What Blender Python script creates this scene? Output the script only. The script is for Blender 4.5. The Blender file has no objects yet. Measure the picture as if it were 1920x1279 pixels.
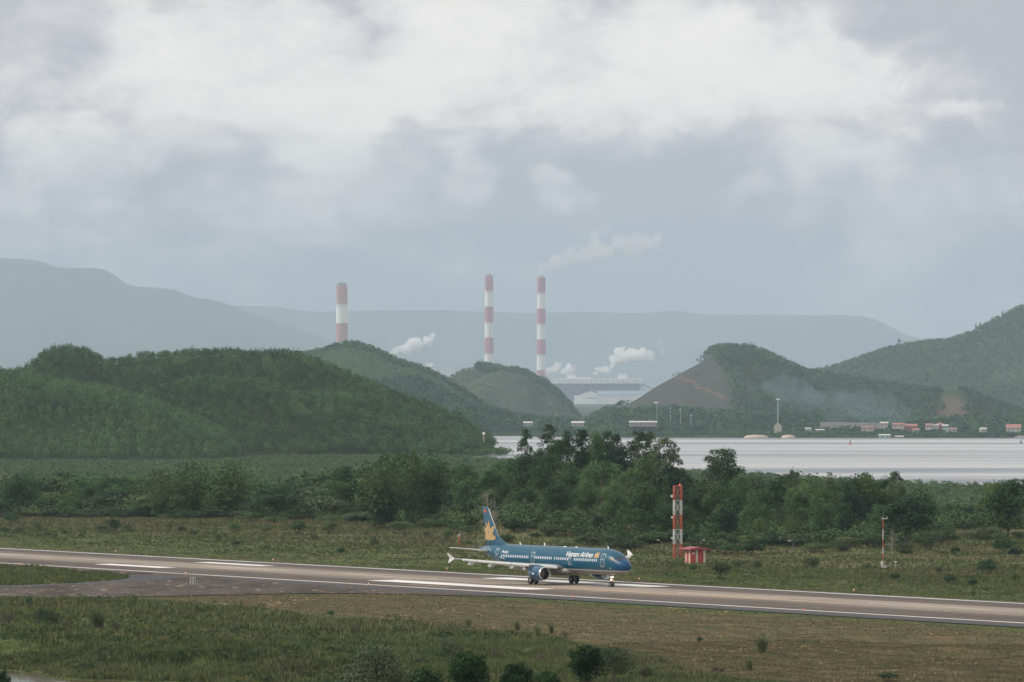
import bpy, bmesh, math, random
import numpy as np
from mathutils import Vector, Matrix

random.seed(7)
rng = np.random.default_rng(11)
SC = bpy.context.scene
COL = SC.collection

# ------------------------------------------------------------------ camera
F = 10936.0            # focal length in pixels of a 1920 px wide frame
HC = 32.0              # camera height above the runway
TH = math.atan((716 - 639.5) / F)
cam_d = bpy.data.cameras.new('camera')
cam_d.sensor_width = 36.0
cam_d.lens = F * 36.0 / 1920.0
cam_d.clip_start = 1.0
cam_d.clip_end = 90000.0
cam = bpy.data.objects.new('camera', cam_d)
COL.objects.link(cam)
cam.location = (0, 0, HC)
cam.rotation_euler = (math.radians(90) + TH, 0, 0)
SC.camera = cam

# ------------------------------------------------------------------ exposure, engine
SC.render.engine = 'CYCLES'
SC.view_settings.view_transform = 'Standard'
SC.view_settings.look = 'None'
SC.view_settings.exposure = 0.0
SC.view_settings.gamma = 1.0
SC.cycles.use_denoising = True
SC.cycles.denoising_prefilter = 'ACCURATE'
SC.cycles.max_bounces = 12
SC.cycles.diffuse_bounces = 3
SC.cycles.glossy_bounces = 3
SC.cycles.transmission_bounces = 3
SC.cycles.transparent_max_bounces = 16
SC.cycles.volume_bounces = 10


# ------------------------------------------------------------------ node helper
class NT:
    def __init__(self, tree):
        self.t = tree
        self.n = tree.nodes
        self.l = tree.links

    def new(self, typ, **kw):
        nd = self.n.new(typ)
        for k, v in kw.items():
            setattr(nd, k, v)
        return nd

    def put(self, sock, v):
        if v is None:
            return
        if isinstance(v, bpy.types.NodeSocket):
            self.l.new(v, sock)
        elif isinstance(v, (tuple, list)) and sock.type == 'RGBA' and len(v) == 3:
            sock.default_value = (*v, 1.0)
        else:
            sock.default_value = v

    def m(self, op, a, b=None, c=None, clamp=False):
        nd = self.new('ShaderNodeMath', operation=op)
        nd.use_clamp = clamp
        for i, v in enumerate((a, b, c)):
            if v is not None:
                self.put(nd.inputs[i], v)
        return nd.outputs[0]

    def vm(self, op, a, b=None, s=None):
        nd = self.new('ShaderNodeVectorMath', operation=op)
        self.put(nd.inputs[0], a)
        if b is not None:
            self.put(nd.inputs[1], b)
        if s is not None:
            self.put(nd.inputs['Scale'], s)
        return nd.outputs['Value'] if op in ('LENGTH', 'DISTANCE', 'DOT_PRODUCT') else nd.outputs[0]

    def noise(self, vec, scale, detail=4.0, rough=0.5, out='Fac', dist=0.0):
        nd = self.new('ShaderNodeTexNoise')
        self.put(nd.inputs['Vector'], vec)
        nd.inputs['Scale'].default_value = scale
        nd.inputs['Detail'].default_value = detail
        nd.inputs['Roughness'].default_value = rough
        nd.inputs['Distortion'].default_value = dist
        return nd.outputs[out]

    def ss(self, v, a, b, lo=0.0, hi=1.0):
        nd = self.new('ShaderNodeMapRange', interpolation_type='SMOOTHSTEP')
        self.put(nd.inputs['Value'], v)
        self.put(nd.inputs['From Min'], a)
        self.put(nd.inputs['From Max'], b)
        nd.inputs['To Min'].default_value = lo
        nd.inputs['To Max'].default_value = hi
        return nd.outputs[0]

    def mix(self, f, a, b):
        nd = self.new('ShaderNodeMix', data_type='RGBA')
        self.put(nd.inputs[0], f)
        self.put(nd.inputs[6], a)
        self.put(nd.inputs[7], b)
        return nd.outputs[2]

    def xyz(self, v):
        nd = self.new('ShaderNodeSeparateXYZ')
        self.put(nd.inputs[0], v)
        return nd.outputs

    def comb(self, x, y, z):
        nd = self.new('ShaderNodeCombineXYZ')
        for i, v in enumerate((x, y, z)):
            self.put(nd.inputs[i], v)
        return nd.outputs[0]

    def scale_col(self, c, f):
        nd = self.new('ShaderNodeVectorMath', operation='SCALE')
        self.put(nd.inputs[0], c)
        self.put(nd.inputs['Scale'], f)
        return nd.outputs[0]


# ------------------------------------------------------------------ world: sky with overcast cloud
SUN_EL, SUN_ROT = 42.0, 266.0      # degrees; the sun stands behind the camera, to its left
W = bpy.data.worlds.new('World')
SC.world = W
W.use_nodes = True
wt = NT(W.node_tree)
for nd in list(wt.n):
    wt.n.remove(nd)
sky = wt.new('ShaderNodeTexSky', sky_type='NISHITA')
sky.sun_disc = False
sky.sun_elevation = math.radians(SUN_EL)
sky.sun_rotation = math.radians(SUN_ROT)
sky.air_density = 1.0
sky.dust_density = 3.0
tc = wt.new('ShaderNodeTexCoord')
D0 = tc.outputs['Generated']
warp = wt.noise(D0, 40.0, 8.0, 0.62, 'Color')
warp = wt.vm('SCALE', wt.vm('SUBTRACT', warp, (0.5, 0.5, 0.5)), s=0.026)
DW = wt.vm('ADD', D0, warp)
dx, dy, dz = wt.xyz(DW)
ysafe = wt.m('MAXIMUM', dy, 0.05)
gx = wt.m('DIVIDE', dx, ysafe)
gz = wt.m('DIVIDE', dz, ysafe)
front = wt.ss(dy, 0.5, 0.9)
# cloud masses: azimuth, elevation, half sizes (as tangent x 1000), weight
CL = [(-60, 52, 40, 20, .50), (-12, 58, 48, 17, .58), (-82, 38, 30, 9, .34), (34, 56, 30, 15, .48),
      (50, 43, 17, 16, .46), (63, 50, 22, 18, .25), (8.7, 33.5, 7.0, 4.0, .80), (81, 45, 9, 3.6, .50),
      (37.5, 31, 6, 2.8, .60), (-9, 34, 5, 7, .45), (-36, 37, 6, 3, .42), (-45, 44, 20, 10, .28), (24, 48, 14, 10, .22),
      (-5, 45, 22, 7, .16), (-40, 30, 30, 6, .10), (30, 27, 24, 4, .14), (-60, 26, 34, 5, .12), (70, 34, 14, 8, .14), (12, 24, 8, 2, .14),
      (66, 63, 9, 6, -.42), (-17, 45, 8, 4, -.26), (42, 42, 6, 6, -.22), (-84, 42, 10, 4, -.10), (-46, 36, 12, 4, -.12), (22, 38, 10, 5, -.12),
      (-90, 64, 22, 14, -.28), (92, 52, 22, 20, -.20), (-28, 62, 7, 4, -.20), (15, 62, 8, 5, -.18), (-60, 44, 12, 4, -.14), (10, 20, 40, 3, .14), (-40, 22, 26, 2.4, .12), (60, 22, 20, 2.6, .14), (78, 27, 14, 3, .16), (-20, 27, 12, 2.4, .14)]
acc = None
for (cx, cz, rx, rz, w_) in CL:
    ax = wt.m('MULTIPLY', wt.m('SUBTRACT', gx, cx / 1000), 1000.0 / rx)
    az = wt.m('MULTIPLY', wt.m('SUBTRACT', gz, cz / 1000), 1000.0 / rz)
    r = wt.m('SQRT', wt.m('ADD', wt.m('MULTIPLY', ax, ax), wt.m('MULTIPLY', az, az)))
    b = wt.ss(r, 0.25, 1.25, w_, 0.0)
    acc = b if acc is None else wt.m('ADD', acc, b)
acc = wt.m('MULTIPLY', acc, front)
DS = wt.vm('MULTIPLY', D0, (1.0, 1.0, 1.7))
n1 = wt.noise(DS, 19.0, 10.0, 0.60)
n2 = wt.noise(DS, 48.0, 10.0, 0.62, dist=0.5)
n3 = wt.noise(wt.vm('MULTIPLY', D0, (1.0, 1.0, 6.0)), 14.0, 6.0, 0.55)
n4 = wt.noise(DS, 120.0, 8.0, 0.65)
elev = wt.xyz(D0)[2]
low_ = wt.ss(elev, 0.004, 0.045, 2.2, 1.0)
nn = wt.m('MULTIPLY', wt.m('SUBTRACT', n1, 0.5), 1.25)
nn = wt.m('ADD', nn, wt.m('MULTIPLY', wt.m('SUBTRACT', n2, 0.5), 0.75))
nn = wt.m('ADD', nn, wt.m('MULTIPLY', wt.m('SUBTRACT', n4, 0.5), 0.30))
nn = wt.m('MULTIPLY', nn, low_)
nn = wt.m('ADD', nn, wt.m('MULTIPLY', wt.m('SUBTRACT', n3, 0.5), 0.40))
# edges of the cloud heaps: the masses end sharply where the finer noise says so
bil = wt.ss(wt.m('ADD', acc, wt.m('ADD', wt.m('MULTIPLY', wt.m('SUBTRACT', n2, 0.5), 1.1), wt.m('MULTIPLY', wt.m('SUBTRACT', n4, 0.5), 0.6))), 0.10, 0.55)
base = wt.ss(elev, 0.012, 0.16, 0.10, 0.60)
M = wt.m('ADD', wt.m('ADD', wt.m('MULTIPLY', acc, 0.60), wt.m('MULTIPLY', nn, 1.75)), wt.m('MULTIPLY', bil, wt.m('MULTIPLY', front, 0.22)))
M = wt.m('ADD', M, base)
M = wt.ss(M, -0.14, 1.10)
cloud = wt.mix(M, (5.05, 5.20, 5.70), (9.7, 9.45, 9.1))
cloud = wt.vm('SCALE', cloud, s=wt.ss(front, 0.0, 1.0, 1.15, 1.0))
cover = wt.ss(wt.noise(D0, 3.0, 4.0), 0.15, 0.45, 0.86, 0.97)
skycol = wt.mix(cover, sky.outputs[0], cloud)
bg = wt.new('ShaderNodeBackground')
wt.put(bg.inputs['Color'], skycol)
bg.inputs['Strength'].default_value = 0.1
wo = wt.new('ShaderNodeOutputWorld')
wt.l.new(bg.outputs[0], wo.inputs['Surface'])

# ------------------------------------------------------------------ sun, softened by the overcast
sd = bpy.data.lights.new('sun', 'SUN')
sd.energy = 2.5
sd.angle = math.radians(11)
sd.color = (1.0, 0.94, 0.84)
sun = bpy.data.objects.new('sun', sd)
COL.objects.link(sun)
# Nishita rotation is measured clockwise from +Y
sdir = Vector((math.sin(math.radians(SUN_ROT)) * math.cos(math.radians(SUN_EL)),
               math.cos(math.radians(SUN_ROT)) * math.cos(math.radians(SUN_EL)), math.sin(math.radians(SUN_EL))))
sun.rotation_euler = sdir.to_track_quat('Z', 'Y').to_euler()


# ------------------------------------------------------------------ photo geometry: pixel -> place in the world
def ray(px, py):
    u = (px - 960) / F
    v = (639.5 - py) / F
    return np.array([u, math.cos(TH) - v * math.sin(TH), math.sin(TH) + v * math.cos(TH)])


def G(px, py, z=0.0):          # where the sight line meets the level z
    d = ray(px, py)
    t = (z - HC) / d[2]
    return (d[0] * t, d[1] * t)


def P(px, py, Y):              # where it meets the distance Y
    d = ray(px, py)
    t = Y / d[1]
    return (d[0] * t, Y, HC + d[2] * t)


def px_of(X, Y):
    return 960 + X / Y * F


P1 = np.array(G(0, 1029.6)); P2 = np.array(G(1920, 1133.8))
RU = (P2 - P1) / np.linalg.norm(P2 - P1)      # along the runway, to the right and towards us
RV = np.array([RU[1], -RU[0]])                # across it, towards us


def UV(u, v):
    p = P1 + RU * u + RV * v
    return (float(p[0]), float(p[1]))


def uv_of(X, Y):
    dx_ = X - P1[0]; dy_ = Y - P1[1]
    return dx_ * RU[0] + dy_ * RU[1], dx_ * RV[0] + dy_ * RV[1]


# ------------------------------------------------------------------ numpy value noise
_tab = np.random.default_rng(5).random((256, 256))


def vnoise(x, y):
    xi = np.floor(x).astype(int); yi = np.floor(y).astype(int)
    fx = x - xi; fy = y - yi
    fx = fx * fx * (3 - 2 * fx); fy = fy * fy * (3 - 2 * fy)
    a = _tab[xi & 255, yi & 255]; b = _tab[(xi + 1) & 255, yi & 255]
    c = _tab[xi & 255, (yi + 1) & 255]; d = _tab[(xi + 1) & 255, (yi + 1) & 255]
    return (a * (1 - fx) + b * fx) * (1 - fy) + (c * (1 - fx) + d * fx) * fy


def fbm(x, y, o=4):
    s = 0; a = 0.5; f = 1.0
    for i in range(o):
        s = s + a * vnoise(x * f + 13.7 * i, y * f + 7.1 * i); a *= 0.5; f *= 2.03
    return s - 0.5


def sstep(x, a, b):
    t = np.clip((x - a) / (b - a), 0, 1)
    return t * t * (3 - 2 * t)


# ------------------------------------------------------------------ objects and meshes
def tag(o, label=None, cat=None, group=None, kind=None):
    if label: o['label'] = label
    if cat: o['category'] = cat
    if group: o['group'] = group
    if kind: o['kind'] = kind
    return o


def empty(name, loc, rz=0.0, label=None, cat=None, group=None):
    o = bpy.data.objects.new(name, None)
    o.empty_display_size = 0.5
    COL.objects.link(o)
    o.location = loc
    o.rotation_euler = (0, 0, rz)
    return tag(o, label, cat, group)


def link(name, me, parent=None):
    o = bpy.data.objects.new(name, me)
    COL.objects.link(o)
    if parent is not None:
        o.parent = parent
    return o


def copy_thing(root, loc, rz=0.0, sc=None):
    kids = [c for c in COL.objects if c.parent == root]
    r = root.copy(); COL.objects.link(r)
    r.location = loc; r.rotation_euler = (0, 0, rz)
    if sc is not None: r.scale = sc
    for k in kids:
        c = k.copy(); COL.objects.link(c); c.parent = r
    return r


def mesh_np(name, V, Fc, mats, smooth=False, mi=None):
    """V (n,3), or (n,4) with a leaf tone; Fc (m,k) with one k for all faces."""
    me = bpy.data.meshes.new(name)
    tone = None
    if V.shape[1] == 4:
        tone = np.ascontiguousarray(V[:, 3], dtype=np.float32); V = V[:, :3]
    V = np.ascontiguousarray(V, dtype=np.float32); Fc = np.ascontiguousarray(Fc, dtype=np.int32)
    m, k = Fc.shape
    me.vertices.add(len(V)); me.vertices.foreach_set('co', V.ravel())
    me.loops.add(m * k); me.loops.foreach_set('vertex_index', Fc.ravel())
    me.polygons.add(m)
    me.polygons.foreach_set('loop_start', np.arange(m, dtype=np.int32) * k)
    me.polygons.foreach_set('loop_total', np.full(m, k, dtype=np.int32))
    if smooth: me.polygons.foreach_set('use_smooth', np.ones(m, dtype=bool))
    for mt in (mats if isinstance(mats, (list, tuple)) else [mats]): me.materials.append(mt)
    if mi is not None: me.polygons.foreach_set('material_index', np.ascontiguousarray(mi, dtype=np.int32))
    if tone is not None:
        at = me.attributes.new('tone', 'FLOAT', 'POINT'); at.data.foreach_set('value', tone)
    me.update(calc_edges=True)
    return me


class MB:
    def __init__(self):
        self.v = []; self.f = []; self.m = []

    def add(self, vs, fs, mi=0):
        o = len(self.v)
        self.v += [tuple(map(float, p)) for p in vs]
        self.f += [tuple(i + o for i in q) for q in fs]
        self.m += [mi] * len(fs)

    def box(self, x0, x1, y0, y1, z0, z1, mi=0):
        vs = [(x, y, z) for z in (z0, z1) for y in (y0, y1) for x in (x0, x1)]
        self.add(vs, [(0, 2, 3, 1), (4, 5, 7, 6), (0, 1, 5, 4), (2, 6, 7, 3), (0, 4, 6, 2), (1, 3, 7, 5)], mi)

    def tube(self, p0, p1, r0, r1=None, n=8, mi=0, cap=True):
        r1 = r0 if r1 is None else r1
        p0 = Vector(p0); p1 = Vector(p1)
        d = (p1 - p0).normalized()
        a = d.orthogonal().normalized(); b = d.cross(a)
        vs = []
        for p, r in ((p0, r0), (p1, r1)):
            for i in range(n):
                t = 2 * math.pi * i / n
                vs.append(p + (a * math.cos(t) + b * math.sin(t)) * r)
        fs = [(i, (i + 1) % n, n + (i + 1) % n, n + i) for i in range(n)]
        if cap: fs += [tuple(range(n - 1, -1, -1)), tuple(range(n, 2 * n))]
        self.add(vs, fs, mi)

    def loft(self, rings, cap=True, mi=0, closed=True):
        n = len(rings[0]); vs = [p for r in rings for p in r]; fs = []
        for k in range(len(rings) - 1):
            for i in range(n if closed else n - 1):
                j = (i + 1) % n
                fs.append((k * n + i, k * n + j, (k + 1) * n + j, (k + 1) * n + i))
        if cap:
            fs += [tuple(range(n - 1, -1, -1)), tuple(range((len(rings) - 1) * n, len(rings) * n))]
        self.add(vs, fs, mi)

    def lathe(self, prof, axis='x', n=32, c=(0, 0, 0), mi=0, cap=False):
        rings = []
        for (s, r) in prof:
            ring = []
            for i in range(n):
                t = 2 * math.pi * i / n
                if axis == 'x': ring.append((c[0] + s, c[1] + r * math.cos(t), c[2] + r * math.sin(t)))
                elif axis == 'y': ring.append((c[0] + r * math.cos(t), c[1] + s, c[2] + r * math.sin(t)))
                else: ring.append((c[0] + r * math.cos(t), c[1] + r * math.sin(t), c[2] + s))
            rings.append(ring)
        self.loft(rings, cap=cap, mi=mi)

    def build(self, name, mats, parent=None, smooth=False, bevel=0.0, fix=True):
        me = bpy.data.meshes.new(name)
        me.from_pydata(self.v, [], self.f)
        for mt in (mats if isinstance(mats, (list, tuple)) else [mats]): me.materials.append(mt)
        me.polygons.foreach_set('material_index', self.m)
        if fix or bevel:
            bm = bmesh.new(); bm.from_mesh(me)
            if fix: bmesh.ops.recalc_face_normals(bm, faces=bm.faces)
            if bevel: bmesh.ops.bevel(bm, geom=list(bm.edges), offset=bevel, segments=1, affect='EDGES')
            bm.to_mesh(me); bm.free()
        if smooth:
            me.polygons.foreach_set('use_smooth', [True] * len(me.polygons))
        me.update()
        return link(name, me, parent)


# ------------------------------------------------------------------ materials
def newmat(name):
    m = bpy.data.materials.new(name)
    m.use_nodes = True
    t = NT(m.node_tree)
    b = t.n['Principled BSDF']
    return m, t, b


def paint(name, col, rough=0.5, var=0.12, scale=1.5, metal=0.0, spec=0.5, coat=0.0):
    m, t, b = newmat(name)
    tc_ = t.new('ShaderNodeTexCoord')
    n = t.noise(tc_.outputs['Object'], scale, 6.0, 0.6)
    f = t.ss(n, 0.25, 0.75, 1 - var, 1 + var)
    t.put(b.inputs['Base Color'], t.scale_col((col[0], col[1], col[2]), f))
    t.put(b.inputs['Roughness'], t.ss(n, 0.2, 0.8, max(rough - 0.08, 0.02), min(rough + 0.08, 1)))
    b.inputs['Metallic'].default_value = metal
    b.inputs['Specular IOR Level'].default_value = spec
    b.inputs['Coat Weight'].default_value = coat
    return m


LEAF_GAIN = 1.65


def leafmat(name, dark, light, warm=None, trans=0.22, nscale=0.35, obj=True, tone=False):
    """Foliage: every leaf its own tone, wider patches of young and old leaves, every tree its own hue."""
    g_ = LEAF_GAIN
    dark = tuple(v_ * g_ * .8 for v_ in dark); light = tuple(v_ * g_ for v_ in light); warm = tuple(v_ * g_ for v_ in warm) if warm else None
    m, t, b = newmat(name)
    geo = t.new('ShaderNodeNewGeometry')
    oi = t.new('ShaderNodeObjectInfo')
    n = t.noise(geo.outputs['Position'], nscale, 3.0, 0.6)
    f = t.m('ADD', t.m('MULTIPLY', geo.outputs['Random Per Island'], 0.45), t.m('MULTIPLY', t.ss(n, 0.3, 0.7), 0.55))
    if tone:
        at = t.new('ShaderNodeAttribute'); at.attribute_name = 'tone'
        f = t.m('ADD', t.m('MULTIPLY', geo.outputs['Random Per Island'], 0.22), t.m('MULTIPLY', at.outputs['Fac'], 0.85), clamp=True)
    if obj: f = t.m('ADD', f, t.m('MULTIPLY', t.m('SUBTRACT', oi.outputs['Random'], 0.5), 0.9), clamp=True)
    c = t.mix(f, dark, light)
    if warm:
        c = t.mix(t.ss(t.noise(geo.outputs['Position'], nscale * 0.3, 2.0), 0.52, 0.72, 0.0, 0.8), c, warm)
    t.put(b.inputs['Base Color'], c)
    b.inputs['Roughness'].default_value = 0.62
    b.inputs['Specular IOR Level'].default_value = 0.08
    if trans > 0:
        tr = t.new('ShaderNodeBsdfTranslucent')
        t.put(tr.inputs['Color'], t.scale_col(c, 1.15))
        mx = t.new('ShaderNodeMixShader')
        mx.inputs[0].default_value = trans
        t.l.new(b.outputs[0], mx.inputs[1]); t.l.new(tr.outputs[0], mx.inputs[2])
        t.l.new(mx.outputs[0], t.n['Material Output'].inputs['Surface'])
    return m


def ground_color(t):
    """Grass land: green, olive and dry brown patches, laid out along the runway."""
    geo = t.new('ShaderNodeNewGeometry')
    p = geo.outputs['Position']
    u = t.vm('DOT_PRODUCT', t.vm('SUBTRACT', p, (P1[0], P1[1], 0)), (RU[0], RU[1], 0))
    v = t.vm('DOT_PRODUCT', t.vm('SUBTRACT', p, (P1[0], P1[1], 0)), (RV[0], RV[1], 0))
    st = t.comb(t.m('MULTIPLY', u, 0.35), v, 0.0)
    n1_ = t.noise(st, 0.045, 5.0, 0.6)
    n2_ = t.noise(st, 0.35, 5.0, 0.65)
    n3_ = t.noise(p, 1.6, 4.0, 0.6)
    green = t.mix(t.ss(n2_, 0.32, 0.68), (0.040, 0.060, 0.018), (0.086, 0.102, 0.032))
    green = t.mix(t.ss(t.noise(st, 0.11, 5.0, 0.7), 0.50, 0.66, 0.0, 0.55), green, (0.030, 0.044, 0.015))
    c = t.mix(t.ss(n1_, 0.45, 0.66, 0.0, 0.5), green, (0.095, 0.084, 0.038))
    # mown, dried strip on our side of the runway, wide on the right
    px3, py3, pz3 = t.xyz(p)
    lim = t.m('MINIMUM', t.m('SUBTRACT', 751.0, t.m('MULTIPLY', px3, 1.8)), t.m('SUBTRACT', 761.0, t.m('MULTIPLY', px3, 5.07)))
    dd_ = t.m('ADD', t.m('SUBTRACT', py3, lim), t.m('MULTIPLY', t.m('SUBTRACT', n1_, 0.5), 55.0))
    dry = t.m('MULTIPLY', t.m('MULTIPLY', t.ss(v, 48.0, 60.0), t.ss(dd_, -14.0, 12.0)), t.ss(px3, -62.0, -40.0))
    back = t.m('MULTIPLY', t.ss(v, -35.0, -120.0), t.ss(n1_, 0.36, 0.56))
    dc = t.mix(t.ss(n2_, 0.38, 0.66), (0.060, 0.058, 0.024), (0.118, 0.084, 0.046))
    dc = t.mix(t.ss(n3_, 0.56, 0.74, 0.0, 0.7), dc, (0.230, 0.158, 0.090))
    c = t.mix(t.m('MULTIPLY', back, 0.75), c, (0.108, 0.098, 0.050))
    c = t.mix(t.m('MULTIPLY', dry, 0.90), c, dc)
    # reddish soil showing at the foot of the knoll behind the runway
    for (qx, qy, r_) in (SOIL):
        dd = t.vm('LENGTH', t.vm('MULTIPLY', t.vm('SUBTRACT', p, (qx, qy, 0)), (1.0, 0.16, 0.0)))
        dd = t.m('ADD', dd, t.m('MULTIPLY', t.m('SUBTRACT', n2_, 0.5), 6.0))
        c = t.mix(t.ss(dd, r_ * 0.6, r_ * 1.2, 0.85, 0.0), c, (0.19, 0.075, 0.045))
    return c, n2_, n3_, p, u, v


SOIL = [(*G(1035, 986, 2.0), 3.2), (*G(1065, 1007, 0.5), 2.0), (*G(1180, 900, 9), 9.0), (*G(610, 985, 0), 2.0)]

M_ground, t, b = newmat('grass_land')
c, n2_, n3_, gp, gu, gv = ground_color(t)
far = t.xyz(gp)[1]
c = t.mix(t.ss(far, 1150.0, 1500.0), c, t.mix(t.noise(gp, 0.05, 5.0), (0.022, 0.036, 0.014), (0.045, 0.062, 0.025)))
c = t.scale_col(c, 1.1)
t.put(b.inputs['Base Color'], c)
b.inputs['Roughness'].default_value = 0.95
b.inputs['Specular IOR Level'].default_value = 0.1
bp = t.new('ShaderNodeBump'); bp.inputs['Strength'].default_value = 0.6; bp.inputs['Distance'].default_value = 0.25
t.put(bp.inputs['Height'], n3_); t.l.new(bp.outputs[0], b.inputs['Normal'])

M_blade, t, b = newmat('grass_blade')
c, n2_, n3_, gp, gu, gv = ground_color(t)
geo = t.new('ShaderNodeNewGeometry')
rnd = geo.outputs['Random Per Island']
c = t.scale_col(c, t.ss(rnd, 0.0, 1.0, 1.05, 1.85))
c = t.mix(t.ss(rnd, 0.90, 1.0, 0.0, 0.5), c, (0.24, 0.19, 0.105))
c = t.mix(t.ss(rnd, 0.30, 0.0, 0.0, 0.35), c, (0.048, 0.078, 0.018))
t.put(b.inputs['Base Color'], c)
b.inputs['Roughness'].default_value = 0.7
b.inputs['Specular IOR Level'].default_value = 0.2

# asphalt with rubber, dust and patched lanes
M_asph, t, b = newmat('runway_asphalt')
geo = t.new('ShaderNodeNewGeometry'); p = geo.outputs['Position']
pp = t.vm('SUBTRACT', p, (P1[0], P1[1], 0))
u = t.vm('DOT_PRODUCT', pp, (RU[0], RU[1], 0)); v = t.vm('DOT_PRODUCT', pp, (RV[0], RV[1], 0))
stv = t.comb(t.m('MULTIPLY', u, 0.020), v, 0.0)
s1 = t.noise(stv, 0.9, 5.0, 0.65)
s2 = t.noise(t.comb(t.m('MULTIPLY', u, 0.006), v, 3.0), 0.55, 4.0, 0.6)
s3 = t.noise(p, 0.9, 5.0, 0.6)
vd = t.m('ADD', v, t.m('MULTIPLY', t.m('SUBTRACT', s2, 0.5), 14.0))
band = t.m('MULTIPLY', t.ss(vd, 7.0, 13.5), t.ss(vd, 30.0, 20.5))
lane = t.mix(t.ss(s1, 0.35, 0.68), (0.070, 0.058, 0.052), (0.150, 0.124, 0.106))
tan_ = t.mix(t.ss(s1, 0.33, 0.66), (0.200, 0.168, 0.138), (0.420, 0.355, 0.290))
c = t.mix(t.m('MULTIPLY', band, 0.92), lane, tan_)
s4 = t.noise(t.comb(t.m('MULTIPLY', u, 0.012), v, 7.0), 3.2, 3.0, 0.6)
c = t.mix(t.m('MULTIPLY', t.ss(s4, 0.54, 0.66, 0.0, 0.6), t.m('MULTIPLY', t.ss(v, 8.0, 12.0), t.ss(v, 28.0, 23.0))), c, (0.060, 0.052, 0.048))
s5 = t.noise(p, 0.05, 6.0, 0.7)
c = t.mix(t.ss(s5, 0.60, 0.66, 0.0, 0.35), c, (0.060, 0.055, 0.052))
c = t.mix(t.m('MULTIPLY', t.ss(s2, 0.56, 0.66), t.ss(v, 24.0, 30.0, 0.0, 0.6)), c, (0.260, 0.205, 0.165))
for (qx, qy, ru_, rv_) in ((505, 1095.5, 13, 1.0), (1130, 1108, 34, 1.5), (1400, 1122, 28, 1.2), (800, 1099, 12, .7)):
    gx_, gy_ = G(qx, qy)
    cu, cv = uv_of(gx_, gy_)
    a1 = t.m('DIVIDE', t.m('SUBTRACT', u, float(cu)), ru_); a2 = t.m('DIVIDE', t.m('SUBTRACT', v, float(cv)), rv_)
    rr = t.m('ADD', t.m('SQRT', t.m('ADD', t.m('MULTIPLY', a1, a1), t.m('MULTIPLY', a2, a2))), t.m('MULTIPLY', t.m('SUBTRACT', s1, 0.5), 2.2))
    c = t.mix(t.ss(rr, 0.3, 1.1, 0.85, 0.0), c, (0.46, 0.33, 0.21))
c = t.scale_col(c, t.ss(s3, 0.2, 0.8, 0.9, 1.1))
t.put(b.inputs['Base Color'], c)
b.inputs['Roughness'].default_value = 0.9
b.inputs['Specular IOR Level'].default_value = 0.08

M_taxi, t, b = newmat('taxiway_asphalt')
geo = t.new('ShaderNodeNewGeometry'); p = geo.outputs['Position']
s1 = t.noise(t.vm('MULTIPLY', p, (1.0, 0.25, 1.0)), 0.12, 6.0, 0.65)
s2 = t.noise(t.vm('MULTIPLY', p, (0.5, 0.12, 1.0)), 1.1, 4.0, 0.6)
c = t.mix(t.ss(s1, 0.3, 0.7), (0.050, 0.043, 0.038), (0.104, 0.086, 0.074))
c = t.mix(t.ss(s2, 0.57, 0.68, 0.0, 0.7), c, (0.30, 0.225, 0.170))
t.put(b.inputs['Base Color'], c); b.inputs['Roughness'].default_value = 0.92; b.inputs['Specular IOR Level'].default_value = 0.05

M_should, t, b = newmat('shoulder_asphalt')
geo = t.new('ShaderNodeNewGeometry'); p = geo.outputs['Position']
s1 = t.noise(t.vm('MULTIPLY', p, (1.0, 0.3, 1.0)), 0.3, 6.0, 0.6)
t.put(b.inputs['Base Color'], t.mix(s1, (0.066, 0.068, 0.078), (0.100, 0.099, 0.104)))
b.inputs['Roughness'].default_value = 0.92
b.inputs['Specular IOR Level'].default_value = 0.05

M_mark, t, b = newmat('runway_paint')
geo = t.new('ShaderNodeNewGeometry'); p = geo.outputs['Position']
pp = t.vm('SUBTRACT', p, (P1[0], P1[1], 0))
u = t.vm('DOT_PRODUCT', pp, (RU[0], RU[1], 0)); v = t.vm('DOT_PRODUCT', pp, (RV[0], RV[1], 0))
s1 = t.noise(t.comb(t.m('MULTIPLY', u, 0.06), v, 0.0), 1.2, 6.0, 0.7)
t.put(b.inputs['Base Color'], t.mix(t.ss(s1, 0.25, 0.68), (0.50, 0.46, 0.42), (0.86, 0.84, 0.81)))
b.inputs['Roughness'].default_value = 0.6
M_markdim, t, b = newmat('worn_runway_paint')
geo = t.new('ShaderNodeNewGeometry')
s1 = t.noise(geo.outputs['Position'], 0.8, 6.0, 0.7)
t.put(b.inputs['Base Color'], t.mix(t.ss(s1, 0.3, 0.6), (0.30, 0.27, 0.23), (0.62, 0.58, 0.52)))

# bay water: wind ruffled lanes between calmer slicks
M_water, t, b = newmat('bay_water')
geo = t.new('ShaderNodeNewGeometry'); p = geo.outputs['Position']
st = t.vm('MULTIPLY', p, (0.16, 1.0, 1.0))
r1 = t.noise(st, 0.0062, 6.0, 0.6)
r2 = t.noise(t.vm('MULTIPLY', p, (0.30, 1.0, 1.0)), 0.045, 4.0, 0.6)
f = t.m('ADD', t.m('MULTIPLY', r1, 0.88), t.m('MULTIPLY', r2, 0.12))
b.inputs['Base Color'].default_value = (0.030, 0.050, 0.058, 1)
b.inputs['Roughness'].default_value = 0.5
gl = t.new('ShaderNodeBsdfGlossy')
t.put(gl.inputs['Color'], t.mix(t.ss(f, 0.36, 0.60), (0.42, 0.45, 0.48), (0.72, 0.71, 0.70)))  # bright and dim lanes of reflected sky put into the gloss colour
t.put(gl.inputs['Roughness'], t.ss(f, 0.42, 0.58, 0.30, 0.42))
mx = t.new('ShaderNodeMixShader'); mx.inputs[0].default_value = 0.92
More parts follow.
